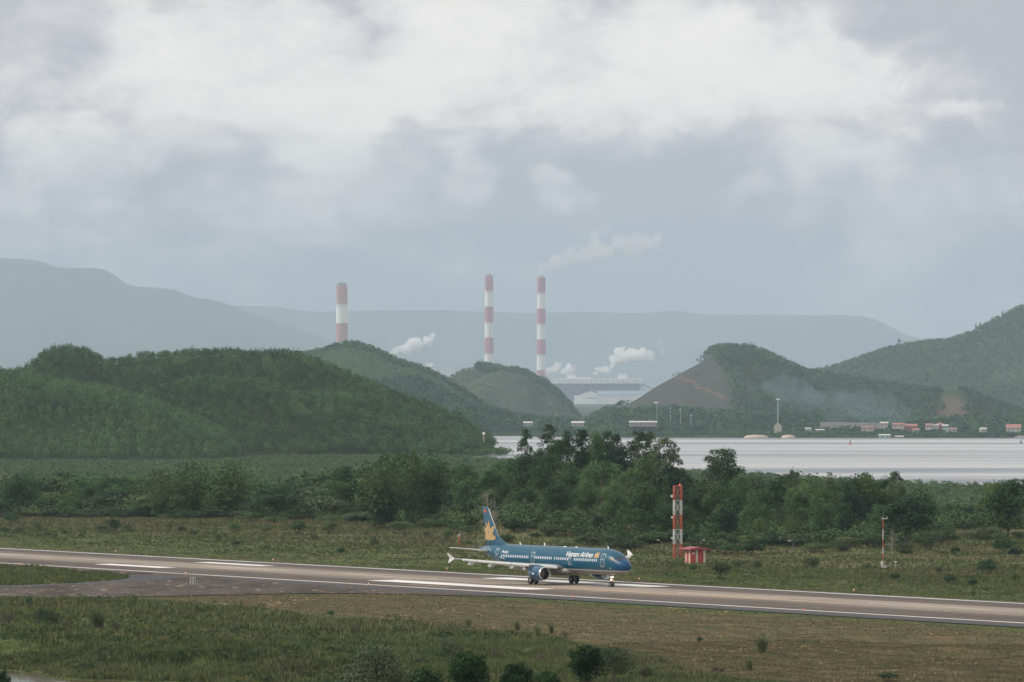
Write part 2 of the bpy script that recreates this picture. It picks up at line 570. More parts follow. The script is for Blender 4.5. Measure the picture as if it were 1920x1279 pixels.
t.l.new(b.outputs[0], mx.inputs[1]); t.l.new(gl.outputs[0], mx.inputs[2]); t.l.new(mx.outputs[0], t.n['Material Output'].inputs['Surface'])
wv = t.noise(t.vm('MULTIPLY', p, (0.5, 1.0, 1.0)), 0.35, 4.0, 0.6)
bp = t.new('ShaderNodeBump'); bp.inputs['Strength'].default_value = 0.5; bp.inputs['Distance'].default_value = 0.35
t.put(bp.inputs['Height'], wv); t.l.new(bp.outputs[0], gl.inputs['Normal'])

M_pond, t, b = newmat('pond_water')
geo = t.new('ShaderNodeNewGeometry'); p = geo.outputs['Position']
t.put(b.inputs['Base Color'], t.mix(t.noise(p, 0.15, 4.0), (0.055, 0.042, 0.022), (0.085, 0.068, 0.038)))
b.inputs['Roughness'].default_value = 0.10
b.inputs['IOR'].default_value = 1.33
b.inputs['Specular IOR Level'].default_value = 0.22

# ------------------------------------------------------------------ ground height
NEAR = [(-400, 850), (700, 850), (860, 858), (960, 866), (1100, 877), (1380, 892), (1600, 906), (1920, 915), (2300, 922), (4000, 938)]
ZW = -8.0


def bay(px):
    yn = np.interp(px, [a for a, _ in NEAR], [b_ for _, b_ in NEAR])
    zn = (HC - ZW) * F / (yn - 716)
    zf = np.interp(px, [-400, 845, 880, 905, 925, 960, 1000, 1200, 1900, 2600, 4000],
                   [0, 0, 3260, 3600, 4500, 4350, 4230, 4160, 4130, 4130, 4000])
    return zn, zf


def smin(a, b_, k):
    h = np.clip(0.5 + 0.5 * (b_ - a) / k, 0, 1)
    return b_ * (1 - h) + a * h - k * h * (1 - h)


def ground_z(X, Y):
    X = np.asarray(X, float); Y = np.asarray(Y, float)
    Ys = np.maximum(Y, 50.0)
    px = 960 + X / Ys * F
    z = -7.3 * sstep(Y, 1250, 1950)
    u, v = uv_of(X, Y)
    # flat strip of the runway
    offr = sstep(np.maximum(-4 - v, v - 52), 0.0, 18.0)
    tax = (px < 900) & (v < 150) & (v > 0)
    offr = np.where(tax, np.minimum(offr, sstep(v, 110, 135)), offr)
    near = sstep(-Y, -1700, -1200)
    z = z + offr * near * (fbm(X * 0.06, Y * 0.06, 4) * 1.3 + fbm(X * 0.3 + 9, Y * 0.16, 3) * 0.45)
    # the wooded knoll behind the runway
    z = z + 12.5 * np.exp(-((px - 1075) / 150.0) ** 2) * np.exp(-((Y - 1330) / 85.0) ** 2)
    z = z + 2.0 * np.exp(-((px - 1010) / 110.0) ** 2) * np.exp(-((Y - 1215) / 40.0) ** 2)
    # bank that falls to the pond at the lower left
    ztop = np.interp(px, [-900, 0, 300, 700, 1000, 1500], [750, 742, 738, 700, 640, 560])
    zfoot = np.interp(px, [-900, 0, 160, 330, 700, 1500], [712, 700.0, 682, 664, 628, 500])
    k = sstep(-Y, -ztop, -zfoot)
    slump = fbm(X * 0.07 + Y * 0.05, Y * 0.13 - X * 0.05, 4)
    z = z - 2.5 * k ** 1.7 + np.sin(np.pi * np.clip(k, 0, 1)) * slump * 4.6
    z = z - 1.2 * sstep(-Y, -zfoot + 3, -zfoot + 20)
    # the bay and its far shore
    zn, zf = bay(px)
    d = np.minimum(Y - zn, zf - Y)
    z = np.where(d > 0, np.minimum(z, ZW - np.minimum(3.0, 0.05 + d * 0.03)), z)
    zf2 = np.where(zf > 1000, zf, 3300)
    rise = sstep(Y, zf2, zf2 + 60)
    z = np.where((Y > zf2) & (zf > 1000), ZW + 0.9 * rise + 4.0 * sstep(Y, 4300, 8000), z)
    z = np.where((Y > 3300) & (zf < 1000), -7.3 + 5 * sstep(Y, 4300, 8000), z)
    return z


def gz(X, Y):
    return float(ground_z(np.array([X]), np.array([Y]))[0])


ys = np.concatenate([np.linspace(-150, 480, 12), np.arange(500, 1320, 1.6), np.geomspace(1322, 4600, 420), np.geomspace(4650, 37000, 70)])
s_in = np.linspace(-0.115, 0.115, 300)
s_all = np.concatenate([np.linspace(-0.30, -0.12, 12), s_in, np.linspace(0.12, 0.30, 12)])
YY, SS = np.meshgrid(ys, s_all, indexing='ij')
XX = np.where(YY > 480, SS * YY, SS * (480 + 0.0 * YY))
# rows by the camera keep a constant width
ZZ = ground_z(XX, YY)
V = np.stack([XX, YY, ZZ], -1).reshape(-1, 3)
nr, ncs = YY.shape
idx = np.arange(nr * ncs).reshape(nr, ncs)
Fq = np.stack([idx[:-1, :-1], idx[:-1, 1:], idx[1:, 1:], idx[1:, :-1]], -1).reshape(-1, 4)
tag(link('ground', mesh_np('ground', V, Fq, M_ground, smooth=True)), kind='structure')


def sheet(name, pts, z, mat, parent=None):
    mb = MB()
    mb.add([(x, y, z) for x, y in pts], [tuple(range(len(pts)))])
    o = mb.build(name, mat, parent, fix=False)
    if o.data.polygons[0].normal.z < 0:
        o.data.flip_normals()
    return o


def uvrect(mb, u0, u1, v0, v1, z, mi=0, n=1):
    for k in range(n):
        a = u0 + (u1 - u0) * k / n; b_ = u0 + (u1 - u0) * (k + 1) / n
        pts = [UV(a, v1), UV(b_, v1), UV(b_, v0), UV(a, v0)]
        mb.add([(x, y, z) for x, y in pts], [(0, 1, 2, 3)], mi)


# runway, shoulder, taxiway (sheets a few centimetres proud of the turf so that no turf pokes through)
ZR = 0.10
mb = MB(); uvrect(mb, -420, 620, -3.4, 43.0, ZR + 0.008, 0, 12)
tag(mb.build('runway', M_asph), kind='structure')
mb = MB(); uvrect(mb, 170, 620, 40.0, 47.6, ZR + 0.004, 0, 8)
tag(mb.build('runway_shoulder', M_should), kind='structure')
# painted markings
mb = MB()
zp = ZR + 0.013
uvrect(mb, -420, 620, -1.25, -0.30, zp, 0, 12)
uvrect(mb, -420, 620, 39.3, 40.2, zp, 0, 12)
for v0, v1 in ((6.2, 9.4), (25.6, 29.2)):
    uvrect(mb, 94.5, 118.5, v0, v1, zp)
for v0, v1 in ((4.0, 9.2), (25.2, 30.6)):
    uvrect(mb, 192.0, 240.5, v0, v1, zp)
for k in range(-9, 13):
    uvrect(mb, 12.5 + 50 * k, 42.5 + 50 * k, 16.9, 17.4, zp, 1)
tag(mb.build('runway_markings', [M_mark, M_markdim]), kind='structure')
low = [(-260, 1118.5), (0, 1119.5), (100, 1120), (200, 1120), (300, 1118), (433, 1115), (567, 1112.5), (640, 1112), (760, 1114), (855, 1116.5)]
isl = [(243, 1081), (242, 1083.5), (232, 1086), (200, 1089), (140, 1093), (60, 1096), (0, 1098), (-260, 1106)]
up = [(120, 1068.6), (200, 1073), (225, 1075.5), (238, 1078)]
tp = [G(*q, ZR) for q in low] + [UV(262, 47.5), UV(262, 42.0), UV(110, 42.0)] + [G(*q, ZR) for q in up] + [G(*q, ZR) for q in isl]
tag(sheet('taxiway', tp, ZR + 0.002, M_taxi), kind='structure')
# light grey fillet where the taxiway leaves the runway
mb = MB()
fil = [(243, 1078), (300, 1078.5), (345, 1081), (330, 1084.5), (250, 1090), (180, 1094), (60, 1099), (0, 1100.5), (0, 1098.5), (60, 1096.6), (140, 1093.6), (200, 1089.7), (233, 1086.6), (244, 1083)]
tag(sheet('taxiway_fillet', [G(*q, ZR) for q in fil], ZR + 0.0055, M_should), kind='structure')

# bay water and pond
mb = MB()
mb.add([(-1500, 2050, ZW), (1500, 2050, ZW), (2600, 5200, ZW), (-2600, 5200, ZW)], [(0, 1, 2, 3)])
tag(mb.build('bay_water', M_water), kind='structure')
mb = MB()
mb.add([(-110, 600, -2.6), (40, 600, -2.6), (40, 706, -2.6), (-110, 706, -2.6)], [(0, 1, 2, 3)])
tag(mb.build('pond_water', M_pond), kind='structure')


# ------------------------------------------------------------------ leaves
def leaf_quads(pos, nrm, size, aspect=0.7, r=rng, tip=False):
    n = len(pos)
    nrm = nrm / np.maximum(np.linalg.norm(nrm, axis=1, keepdims=True), 1e-6)
    a = r.normal(size=(n, 3))
    a -= nrm * (a * nrm).sum(1, keepdims=True)
    a /= np.maximum(np.linalg.norm(a, axis=1, keepdims=True), 1e-6)
    b_ = np.cross(nrm, a)
    s = (np.asarray(size) * np.ones(n))[:, None] * 0.5
    bs = b_ * s * aspect
    # a kite with bent ends reads as a spray of leaves rather than a card
    p0 = pos - a * s; p1 = pos + bs + nrm * s * 0.15; p2 = pos + a * s; p3 = pos - bs * 0.9 + nrm * s * 0.1
    V_ = np.stack([p0, p1, p2, p3], 1).reshape(-1, 3)
    F_ = np.arange(n * 4).reshape(n, 4)
    return V_, F_


def sphere_dirs(n, r=rng, up=None):
    d = r.normal(size=(n, 3))
    d /= np.linalg.norm(d, axis=1, keepdims=True)
    if up is not None:
        m_ = d[:, 2] < -up
        d[m_, 2] *= -1
    return d


def canopy(c, rad, k, leaf, hratio=1.0, r=rng, aspect=0.8, nz=0.30):
    """k leaf sprays over the dome of each crown in c."""
    n = len(c)
    d = sphere_dirs(n * k, r, 0.25)
    cc = np.repeat(c, k, 0); rr = np.repeat(rad, k)[:, None]
    lump = 1 + 0.22 * np.sin(d[:, :1] * 7 + cc[:, :1]) * np.sin(d[:, 2:] * 6 + cc[:, 1:2])
    pos = cc + d * rr * lump * np.array([1, 1, hratio]) * (1.04 - .4 * r.random((n * k, 1)) ** 2)
    nr_ = d * 1.1 + r.normal(size=d.shape) * nz + np.array([0, 0, 0.15])
    V_, F_ = leaf_quads(pos, nr_, np.repeat(rad, k) * leaf * r.uniform(0.7, 1.3, n * k), aspect, r)
    tone = np.clip(r.normal(0.5, 0.30, n) + (fbm(c[:, 0] * 0.02, c[:, 1] * 0.02, 3)) * 0.9, 0.02, 1)
    return np.concatenate([V_, np.repeat(tone, k * 4)[:, None]], 1), F_


def stuff(name, V_, F_, mat, label=None):
    o = link(name, mesh_np(name, V_, F_, mat))
    tag(o, label, None, None, 'stuff')
    return o


# ------------------------------------------------------------------ hills
def slope_mat(name, c1, c2, extra=None, sc=0.02):
    m, t, b = newmat(name)
    geo = t.new('ShaderNodeNewGeometry'); p = geo.outputs['Position']
    n = t.noise(p, sc, 7.0, 0.65)
    c = t.mix(t.ss(n, 0.3, 0.7), c1, c2)
    if extra: c = extra(t, c, p)
    t.put(b.inputs['Base Color'], c)
    b.inputs['Roughness'].default_value = 0.95
    b.inputs['Specular IOR Level'].default_value = 0.05
    bp_ = t.new('ShaderNodeBump'); bp_.inputs['Strength'].default_value = 0.8; bp_.inputs['Distance'].default_value = 2.5
    t.put(bp_.inputs['Height'], t.noise(p, sc * 12, 5.0, 0.6)); t.l.new(bp_.outputs[0], b.inputs['Normal'])
    return m


class Hill:
    def __init__(self, name, sil, Yc, Wf, Wb, base, mat, tree=0.0, amp=3.0, fs=0.012, nx=260, ny=90, skirt=0.0):
        self.sil = sil; self.Yc = Yc; self.Wf = Wf; self.Wb = Wb; self.base = base; self.tree = tree; self.amp = amp; self.fs = fs
        self.px = np.array([a for a, _ in sil], float); self.py = np.array([b_ for _, b_ in sil], float)
        x0 = (self.px[0] - 960) / F * Yc; x1 = (self.px[-1] - 960) / F * Yc
        self.x0 = x0; self.x1 = x1
        xs = np.linspace(x0, x1, nx); ys_ = np.linspace(Yc - Wf, Yc + Wb, ny)
        Yg, Xg = np.meshgrid(ys_, xs, indexing='ij')
        Z = self.h(Xg, Yg)
        V_ = np.stack([Xg, Yg, Z], -1).reshape(-1, 3)
        idx_ = np.arange(nx * ny).reshape(ny, nx)
        F_ = np.stack([idx_[:-1, :-1], idx_[:-1, 1:], idx_[1:, 1:], idx_[1:, :-1]], -1).reshape(-1, 4)
        self.o = tag(link(name, mesh_np(name, V_, F_, mat, smooth=True)), kind='structure')

    def h(self, X, Y):
        q = 960 + np.asarray(X) / self.Yc * F
        # smooth the traced skyline a little
        yy = sum(np.interp(q + o_, self.px, self.py) for o_ in (-8, 0, 8)) / 3
        crest = HC + (716 - yy) / F * self.Yc - self.tree
        t_ = np.where(Y < self.Yc, (self.Yc - Y) / self.Wf, (Y - self.Yc) / self.Wb)
        t_ = np.clip(t_, 0, 1)
        pr = 0.5 * (1 + np.cos(np.pi * t_))
        rel = np.maximum(crest - self.base, 0)
        hh = self.base - 1.5 + (rel + 1.5) * pr
        g = fbm(np.asarray(X) * self.fs + self.Yc * 0.01, np.asarray(Y) * self.fs * 0.7, 5)
        hh = hh + g * self.amp * np.clip(rel / 12, 0, 1) * np.sin(np.pi * np.clip(t_ * 1.0, 0, 1)) ** 0.8 * 1.6
        return hh

    def scatter(self, n, r=rng, back=0.12, keep=None, minh=1.0):
        a_ = (self.x1 - self.x0); b_ = self.Wf + self.Wb * back
        g = math.sqrt(a_ * b_ / n)
        gx_, gy_ = np.meshgrid(np.arange(0, a_, g), np.arange(0, b_, g))
        X = self.x0 + gx_.ravel() + r.uniform(-.42, .42, gx_.size) * g; Y = self.Yc - self.Wf + gy_.ravel() + r.uniform(-.42, .42, gx_.size) * g
        Z = self.h(X, Y)
        k = Z > self.base + minh
        if keep is not None: k &= keep(X, Y, Z)
        return np.stack([X[k], Y[k], Z[k]], -1)


def forest(pts, r0, r1, k, leaf, lift=0.6, hr=1.0, r=rng, bias=0.0):
    rad = r.uniform(r0, r1, len(pts)) * (0.8 + 0.4 * vnoise(pts[:, 0] * 0.03, pts[:, 1] * 0.03))
    c = pts + np.stack([0 * rad, 0 * rad, rad * lift + r.uniform(0, 0.8, len(pts)) * rad * 0.7], -1)
    V_, F_ = canopy(c, rad, k, leaf, hr, r)
    V_[:, 3] = np.clip(V_[:, 3] + np.repeat(bias * np.ones(len(c)), k * 4), 0.0, 1.1)
    return V_, F_


def join(parts):
    Vs, Fs, o = [], [], 0
    for a, b_ in parts:
        Vs.append(a); Fs.append(b_ + o); o += len(a)
    return np.concatenate(Vs), np.concatenate(Fs)


L_hill = leafmat('hill_forest_leaves', (0.010, 0.030, 0.012), (0.056, 0.110, 0.038), warm=(0.072, 0.120, 0.036), nscale=0.16, trans=0.1, obj=False, tone=True)
L_far = leafmat('far_forest_leaves', (0.006, 0.030, 0.014), (0.036, 0.094, 0.034), nscale=0.09, trans=0.05, obj=False, tone=True)
L_pale = leafmat('young_plantation_leaves', (0.030, 0.085, 0.036), (0.066, 0.140, 0.058), nscale=0.04, trans=0.1, obj=False, tone=True)
L_mang = leafmat('mangrove_leaves', (0.036, 0.066, 0.028), (0.060, 0.100, 0.042), nscale=0.05, trans=0.15, obj=False, tone=True)

S_wood = slope_mat('wooded_slope', (0.022, 0.040, 0.018), (0.040, 0.062, 0.026), sc=0.03)
# left hill: four overlapping spurs
LH = []
LH.append((Hill('hill', [(-420, 640), (-200, 668), (0, 696), (60, 704), (100, 717), (187, 727), (250, 744), (300, 759), (367, 784), (417, 806), (445, 832), (462, 858)],
                3020, 170, 70, -7.4, S_wood, tree=3.4, amp=9), 3100, 1.5, 2.2))
LH.append((Hill('hill', [(240, 770), (278, 735), (330, 720), (383, 710), (440, 716), (483, 723), (533, 743), (580, 775), (640, 815), (690, 845)],
                3150, 110, 50, -7.4, S_wood, tree=3.4, amp=8), 1300, 1.5, 2.2))
LH.append((Hill('hill', [(440, 820), (483, 777), (533, 747), (583, 736), (640, 738), (700, 746), (760, 768), (820, 790), (870, 815), (915, 846), (935, 862)],
                3215, 95, 45, -8.2, S_wood, tree=3.2, amp=8), 1500, 1.5, 2.2))
LH.append((Hill('hill', [(-500, 690), (-100, 705), (0, 700), (40, 692), (62, 684), (80, 664), (100, 654), (130, 650), (160, 654), (178, 662), (195, 676),
                         (240, 668), (280, 662), (340, 659), (400, 657), (440, 657), (470, 662), (500, 664), (545, 664), (580, 676), (630, 692), (665, 706),
                         (700, 720), (760, 744), (800, 757), (840, 770), (870, 785), (900, 806), (925, 826), (945, 842)],
                3400, 190, 160, -8.2, S_wood, tree=3.6, amp=14), 5600, 1.5, 2.4))
parts = []
for (h_, n_, a_, b_), bi in zip(LH, (.24, -.12, .10, -.20)):  # tone offset per spur, so brightness in the leaf colour separates them
    q = h_.scatter(n_, back=0.3)
    parts.append(forest(q, a_, b_, 84, 0.36, hr=1.6, lift=.85, bias=bi + .16 * (np.clip((q[:, 2] + 8) / 60, 0, 1) - .45)))  # lighter crests and darker feet: hillside shading put into the leaf tone
stuff('hillside_forest', *join(parts), L_hill)
# round topped grove and shrubs on the shore tip of the left hill
pts = []
for (qx, qy, w_, n_) in ((860, 846, 60, 260), (915, 833, 34, 90), (700, 850, 260, 260), (880, 838, 60, 160)):
    X = (qx - 960 + rng.uniform(-w_, w_, n_)) / F * 3190; Y = 3190 + rng.uniform(-60, 60, n_)
    pts.append(np.stack([X, Y, np.maximum(ground_z(X, Y), ZW) + 0.2], -1))
pts = np.concatenate(pts)
stuff('shore_scrub', *forest(pts, 1.1, 2.0, 20, 0.62), L_hill)

# far side of the bay: low wooded shore, two nearer hills in front of the works, the burnt hill, the long hill
S_far = slope_mat('far_wooded_slope', (0.026, 0.044, 0.022), (0.045, 0.066, 0.032), sc=0.02)


def terr(t, c, p):      # mown terraces and pale young plantation
    x, y, z = t.xyz(p)
    n = t.noise(t.vm('MULTIPLY', p, (0.3, 0.3, 4.0)), 0.12, 4.0, 0.6)
    return t.mix(t.ss(n, 0.46, 0.66, 0.0, 0.6), c, (0.098, 0.098, 0.080))


S_young = slope_mat('young_plantation_slope', (0.034, 0.070, 0.034), (0.058, 0.100, 0.048), sc=0.02)
S_terr = slope_mat('terraced_slope', (0.044, 0.070, 0.040), (0.070, 0.092, 0.058), terr, sc=0.02)


def burnt(t, c, p):
    x, y, z = t.xyz(p)
    q = t.m('ADD', t.m('MULTIPLY', t.m('DIVIDE', x, 4900.0), F), 960.0)
    n = t.noise(p, 0.02, 4.0)
    edge = t.m('ADD', q, t.m('MULTIPLY', t.m('SUBTRACT', n, 0.5), 60.0))
    # the bared side: left of a line that leans to the right going down
    lim = t.m('SUBTRACT', 1368.0, t.m('MULTIPLY', t.m('ABSOLUTE', t.m('SUBTRACT', z, 22.0)), 0.9))
    k = t.m('MULTIPLY', t.ss(edge, t.m('SUBTRACT', lim, 18.0), t.m('ADD', lim, 18.0), 1.0, 0.0), t.ss(z, 0.0, 9.0))
    soil = t.mix(t.ss(t.noise(p, 0.05, 6.0, 0.7), 0.3, 0.7), (0.042, 0.050, 0.048), (0.076, 0.076, 0.074))
    soil = t.mix(t.ss(t.noise(p, 0.012, 5.0, 0.65), 0.48, 0.62, 0.0, 0.65), soil, (0.045, 0.068, 0.036))
    z = t.m('ADD', z, t.m('MULTIPLY', t.m('SUBTRACT', t.noise(p, 0.035, 4.0, 0.6), 0.5), 14.0))
    # reddish track that crosses it
    d = t.m('ABSOLUTE', t.m('SUBTRACT', z, t.m('SUBTRACT', 37.0, t.m('MULTIPLY', t.m('SUBTRACT', q, 1265.0), 0.235))))
    tr = t.m('MULTIPLY', t.ss(d, 0.4, 2.4, 0.45, 0.0), t.ss(q, 1255.0, 1265.0))
    soil = t.mix(tr, soil, (0.230, 0.125, 0.105))
    return t.mix(k, c, soil)


S_burn = slope_mat('burnt_slope', (0.030, 0.052, 0.024), (0.050, 0.075, 0.034), burnt, sc=0.02)


def redpatch(t, c, p):
    for (qx, qy, Yq, rx, rz) in ((1790, 772, 4560, 17, 13), (1905, 705, 5600, 30, 13)):
        a = P(qx, qy, Yq)
        d = t.vm('LENGTH', t.vm('MULTIPLY', t.vm('SUBTRACT', p, a), (1 / rx, 0.004, 1 / rz)))
        d = t.m('ADD', d, t.m('MULTIPLY', t.m('SUBTRACT', t.noise(p, 0.06, 4.0), 0.5), 0.9))
        c = t.mix(t.ss(d, 0.5, 1.2, 0.6, 0.0), c, (0.150, 0.095, 0.075) if qy > 740 else (0.085, 0.115, 0.058))
    return c


S_long = slope_mat('long_hill_slope', (0.030, 0.056, 0.026), (0.048, 0.078, 0.036), redpatch, sc=0.015)

M1 = Hill('hill', [(430, 720), (520, 680), (560, 667), (600, 658), (640, 650), (655, 647), (690, 653), (715, 664), (740, 677), (780, 690), (820, 704), (850, 724),
                   (880, 744), (930, 772), (980, 796), (1010, 812)], 4750, 420, 260, -7, S_young, tree=1.5, amp=14, fs=0.01)
M2 = Hill('hill', [(780, 770), (820, 722), (850, 701), (868, 692), (885, 689), (905, 686), (925, 688), (945, 695), (965, 694), (985, 697), (1010, 712), (1035, 728), (1055, 745), (1072, 765), (1085, 785), (1110, 812)],
          5300, 330, 240, -7, S_terr, tree=1.5, amp=24, fs=0.02)
M0 = Hill('hill', [(780, 812), (840, 770), (880, 757), (930, 765), (980, 776), (1030, 782), (1080, 790), (1120, 795), (1150, 812)], 4420, 150, 120, -7, S_far, tree=4, amp=4)
R1 = Hill('hill', [(1040, 812), (1100, 786), (1150, 764), (1185, 750), (1225, 724), (1262, 703), (1300, 682), (1326, 668), (1331, 652), (1350, 649), (1400, 649), (1440, 661),
                   (1475, 677), (1510, 692), (1560, 702), (1640, 714), (1700, 722), (1740, 728), (1800, 752), (1850, 768), (1900, 785), (1960, 812)],
          4900, 420, 300, -7, S_burn, tree=3.0, amp=12, fs=0.012, nx=340)
R2 = Hill('hill', [(1380, 760), (1450, 720), (1520, 695), (1560, 684), (1600, 672), (1650, 656), (1690, 645), (1730, 639), (1775, 637), (1820, 624), (1850, 608), (1885, 591),
                   (1920, 576), (1980, 552), (2060, 520), (2200, 500), (2400, 560)], 5900, 900, 500, -7, S_long, tree=4.0, amp=26, fs=0.006, nx=300)
R3 = Hill('hill', [(1640, 800), (1700, 760), (1745, 730), (1790, 722), (1850, 745), (1920, 770), (2000, 800)], 4640, 130, 120, -7, S_long, tree=3.0, amp=5)
R0 = Hill('hill', [(1040, 812), (1110, 786), (1180, 770), (1240, 764), (1320, 768), (1400, 776), (1500, 780), (1600, 786), (1700, 788), (1800, 783), (1900, 780), (2000, 776), (2100, 800)],
          4400, 200, 110, -7, S_far, tree=4, amp=5, nx=340)
Hc = Hill('hill', [(880, 790), (940, 735), (990, 708), (1020, 703), (1036, 716), (1052, 752), (1070, 790)], 8200, 300, 200, -5, S_far, amp=5)
Hd = Hill('hill', [(600, 700), (660, 686), (720, 672), (780, 668), (840, 680), (900, 700), (960, 712), (1000, 740)], 20000, 1000, 800, -15, S_far, amp=12, fs=0.003)
He = Hill('hill', [(150, 700), (200, 668), (225, 656), (260, 654), (300, 664), (360, 690)], 19000, 1000, 800, -15, S_far, amp=12, fs=0.003)
fr = []
fr.append(forest(M1.scatter(7000, back=0.25, keep=lambda X, Y, Z: (Y > M1.Yc - 38 - 60 * fbm(X * .03, Y * .01)) | (fbm(X * .012 + 5, Y * .008) > .09) | (Z < 2 + 20 * fbm(X * .02, Y * .02))), 1.7, 3.0, 18, 0.62))
fr.append(forest(M2.scatter(6500, back=0.25, keep=lambda X, Y, Z: ((Y > M2.Yc - 30 - 130 * fbm(X * .04, Y * .01) - np.clip(X - 5, 0, 60) * 1.3) & (X > -32)) | (fbm(X * .02, Y * .012) > .10)), 1.8, 3.0, 18, 0.62))
fr.append(forest(M2.scatter(5000, back=0.05), .7, 1.2, 7, 0.8))
fr.append(forest(M0.scatter(2000, back=0.3), 2.0, 3.2, 18, 0.62))
fr.append(forest(R1.scatter(8200, back=0.2, keep=lambda X, Y, Z: (960 + X / 4900 * F > 1360 - np.abs(Z - 22) * 0.9 + 30 * fbm(X * .02, Y * .02)) | (Z < 7) | (fbm(X * .03 + 3, Y * .02) > .13)), 1.9, 3.2, 18, 0.62))
fr.append(forest(R2.scatter(14000, back=0.1), 2.0, 3.3, 13, 0.68))
fr.append(forest(R3.scatter(1500, back=0.3, keep=lambda X, Y, Z: np.abs(px_of(X, Y) - 1785) > 26 + 40 * fbm(X * .05, Y * .05)), 1.8, 3.0, 18, 0.65))
fr.append(forest(R0.scatter(4600, back=0.4, minh=0.2), 1.6, 3.4, 18, 0.62))
# trees between and in front of the houses, down to the water
n = 2600
q = rng.uniform(870, 1990, n); zf = bay(q)[1]; Y = zf + 3 + rng.uniform(0, 1, n) ** .8 * 95; X = (q - 960) / F * Y
k = ((vnoise(X * .05, Y * .05) > .34) | (Y > zf + 60)) & ~((np.abs(q - 1418) < 26) & (Y < 4190)) & ~((np.abs(q - 1478) < 15) & (Y < 4190)) & ~((np.abs(q - 1672) < 24) & (Y < 4175))
X, Y = X[k], Y[k]
fr.append(forest(np.stack([X, Y, ground_z(X, Y)], -1), .9, 2.1, 18, 0.62, lift=.5))
stuff('far_shore_forest', *join(fr), L_far)
yp = M1.scatter(9000, back=0.05, keep=lambda X, Y, Z: Y < M1.Yc - 30)
stuff('young_plantation', *forest(yp, 1.0, 1.6, 7, 0.8), L_pale)

# distant ranges
S_mt = slope_mat('distant_range_slope', (0.012, 0.028, 0.014), (0.085, 0.100, 0.062), sc=0.0022)
Hill('mountain', [(-900, 520), (-400, 470), (-100, 478), (0, 484), (40, 486), (70, 488), (95, 496), (140, 520), (250, 600)], 22000, 2500, 1500, -20, S_mt, amp=25, fs=0.0015, nx=420)
Hill('mountain', [(-1000, 540), (-500, 490), (-100, 494), (0, 498), (60, 500), (120, 502), (192, 503), (205, 510), (222, 520), (236, 532), (252, 537), (290, 539), (330, 543), (345, 550), (365, 558),
                  (400, 562), (425, 569), (450, 581), (480, 590), (510, 600), (545, 612), (580, 622), (610, 636), (650, 655), (720, 700)], 17500, 3400, 1800, -20, S_mt, amp=48, fs=0.0013, nx=520)
Hill('mountain', [(-600, 560), (100, 565), (380, 568), (440, 573), (500, 574), (530, 576), (560, 583), (600, 585), (700, 583), (800, 582), (850, 582), (900, 585), (1000, 587), (1100, 585), (1180, 587),
                  (1220, 587), (1250, 582), (1280, 583), (1310, 589), (1400, 591), (1500, 591), (1590, 591), (1625, 594), (1645, 601), (1665, 612), (1690, 626), (1720, 634), (1790, 640), (1900, 634), (2100, 600), (2600, 590)],
     24500, 3800, 2200, -20, S_mt, amp=52, fs=0.0008, nx=620)
Hill('mountain', [(1450, 640), (1520, 604), (1560, 597), (1600, 600), (1650, 618), (1700, 640), (1760, 660)], 22500, 1300, 900, -20, S_mt, amp=16, fs=0.0015)

# mangrove flats on our side of the bay
n = 33500
Y = rng.uniform(1750, 3150, n); q = rng.uniform(-190, 2110, n); X = (q - 960) / F * Y
zn, zf = bay(q)
k = (Y < zn - 4) & ((q > 850) | (Y < 3150))
k &= (Y > 1900) | (rng.random(n) < 0.5)
X, Y = X[k], Y[k]
mp = np.stack([X, Y, ground_z(X, Y)], -1)
stuff('mangrove', *forest(mp, 0.8, 1.5, 22, 0.5, lift=0.1, hr=0.7), L_mang)

# ------------------------------------------------------------------ airliner
TEAL = (0.001, 0.072, 0.125)
M_fus, t, b = newmat('airliner_fuselage_paint')
tc_ = t.new('ShaderNodeTexCoord')
x, y, z = t.xyz(tc_.outputs['Object'])
n = t.noise(tc_.outputs['Object'], 0.8, 6.0, 0.6)
c = t.mix(n, (0.000, 0.066, 0.118), (0.001, 0.084, 0.142))
nose = t.ss(x, -2.6, -1.5)
c = t.mix(nose, c, (0.002, 0.060, 0.150))
belly = t.mix(t.noise(tc_.outputs['Object'], 1.1, 7.0, 0.7), (0.200, 0.180, 0.165), (0.300, 0.280, 0.260))
c = t.mix(t.m('LESS_THAN', z, 2.56), c, belly)
c = t.mix(t.m('MULTIPLY', t.m('GREATER_THAN', z, 2.50), t.m('LESS_THAN', z, 2.60)), c, (0.78, 0.78, 0.77))
t.put(b.inputs['Base Color'], c)
b.inputs['Roughness'].default_value = 0.32
b.inputs['Specular IOR Level'].default_value = 0.3
b.inputs['Coat Weight'].default_value = 0.08
b.inputs['Coat Roughness'].default_value = 0.08
M_teal = paint('airliner_teal_paint', TEAL, 0.28, 0.08, 0.7, coat=0.4)
M_nac = paint('nacelle_blue_paint', (0.003, 0.058, 0.125), 0.25, 0.10, 1.2, coat=0.4)
M_wing = paint('wing_grey_paint', (0.42, 0.42, 0.41), 0.4, 0.08, 0.6)
M_slat = paint('slat_pale_paint', (0.66, 0.66, 0.63), 0.35, 0.06, 0.8)
M_white = paint('white_paint', (0.78, 0.78, 0.76), 0.4, 0.05, 2.0)
M_chrome = paint('polished_metal', (0.72, 0.72, 0.72), 0.22, 0.04, 3.0, metal=1.0)
M_dark = paint('dark_inlet', (0.012, 0.013, 0.016), 0.5, 0.1, 4.0)
M_hot = paint('exhaust_metal', (0.22, 0.17, 0.14), 0.4, 0.2, 3.0, metal=0.8)
M_tyre = paint('tyre_rubber', (0.014, 0.014, 0.015), 0.8, 0.15, 6.0)
M_hub = paint('wheel_hub_metal', (0.45, 0.45, 0.44), 0.4, 0.1, 6.0)
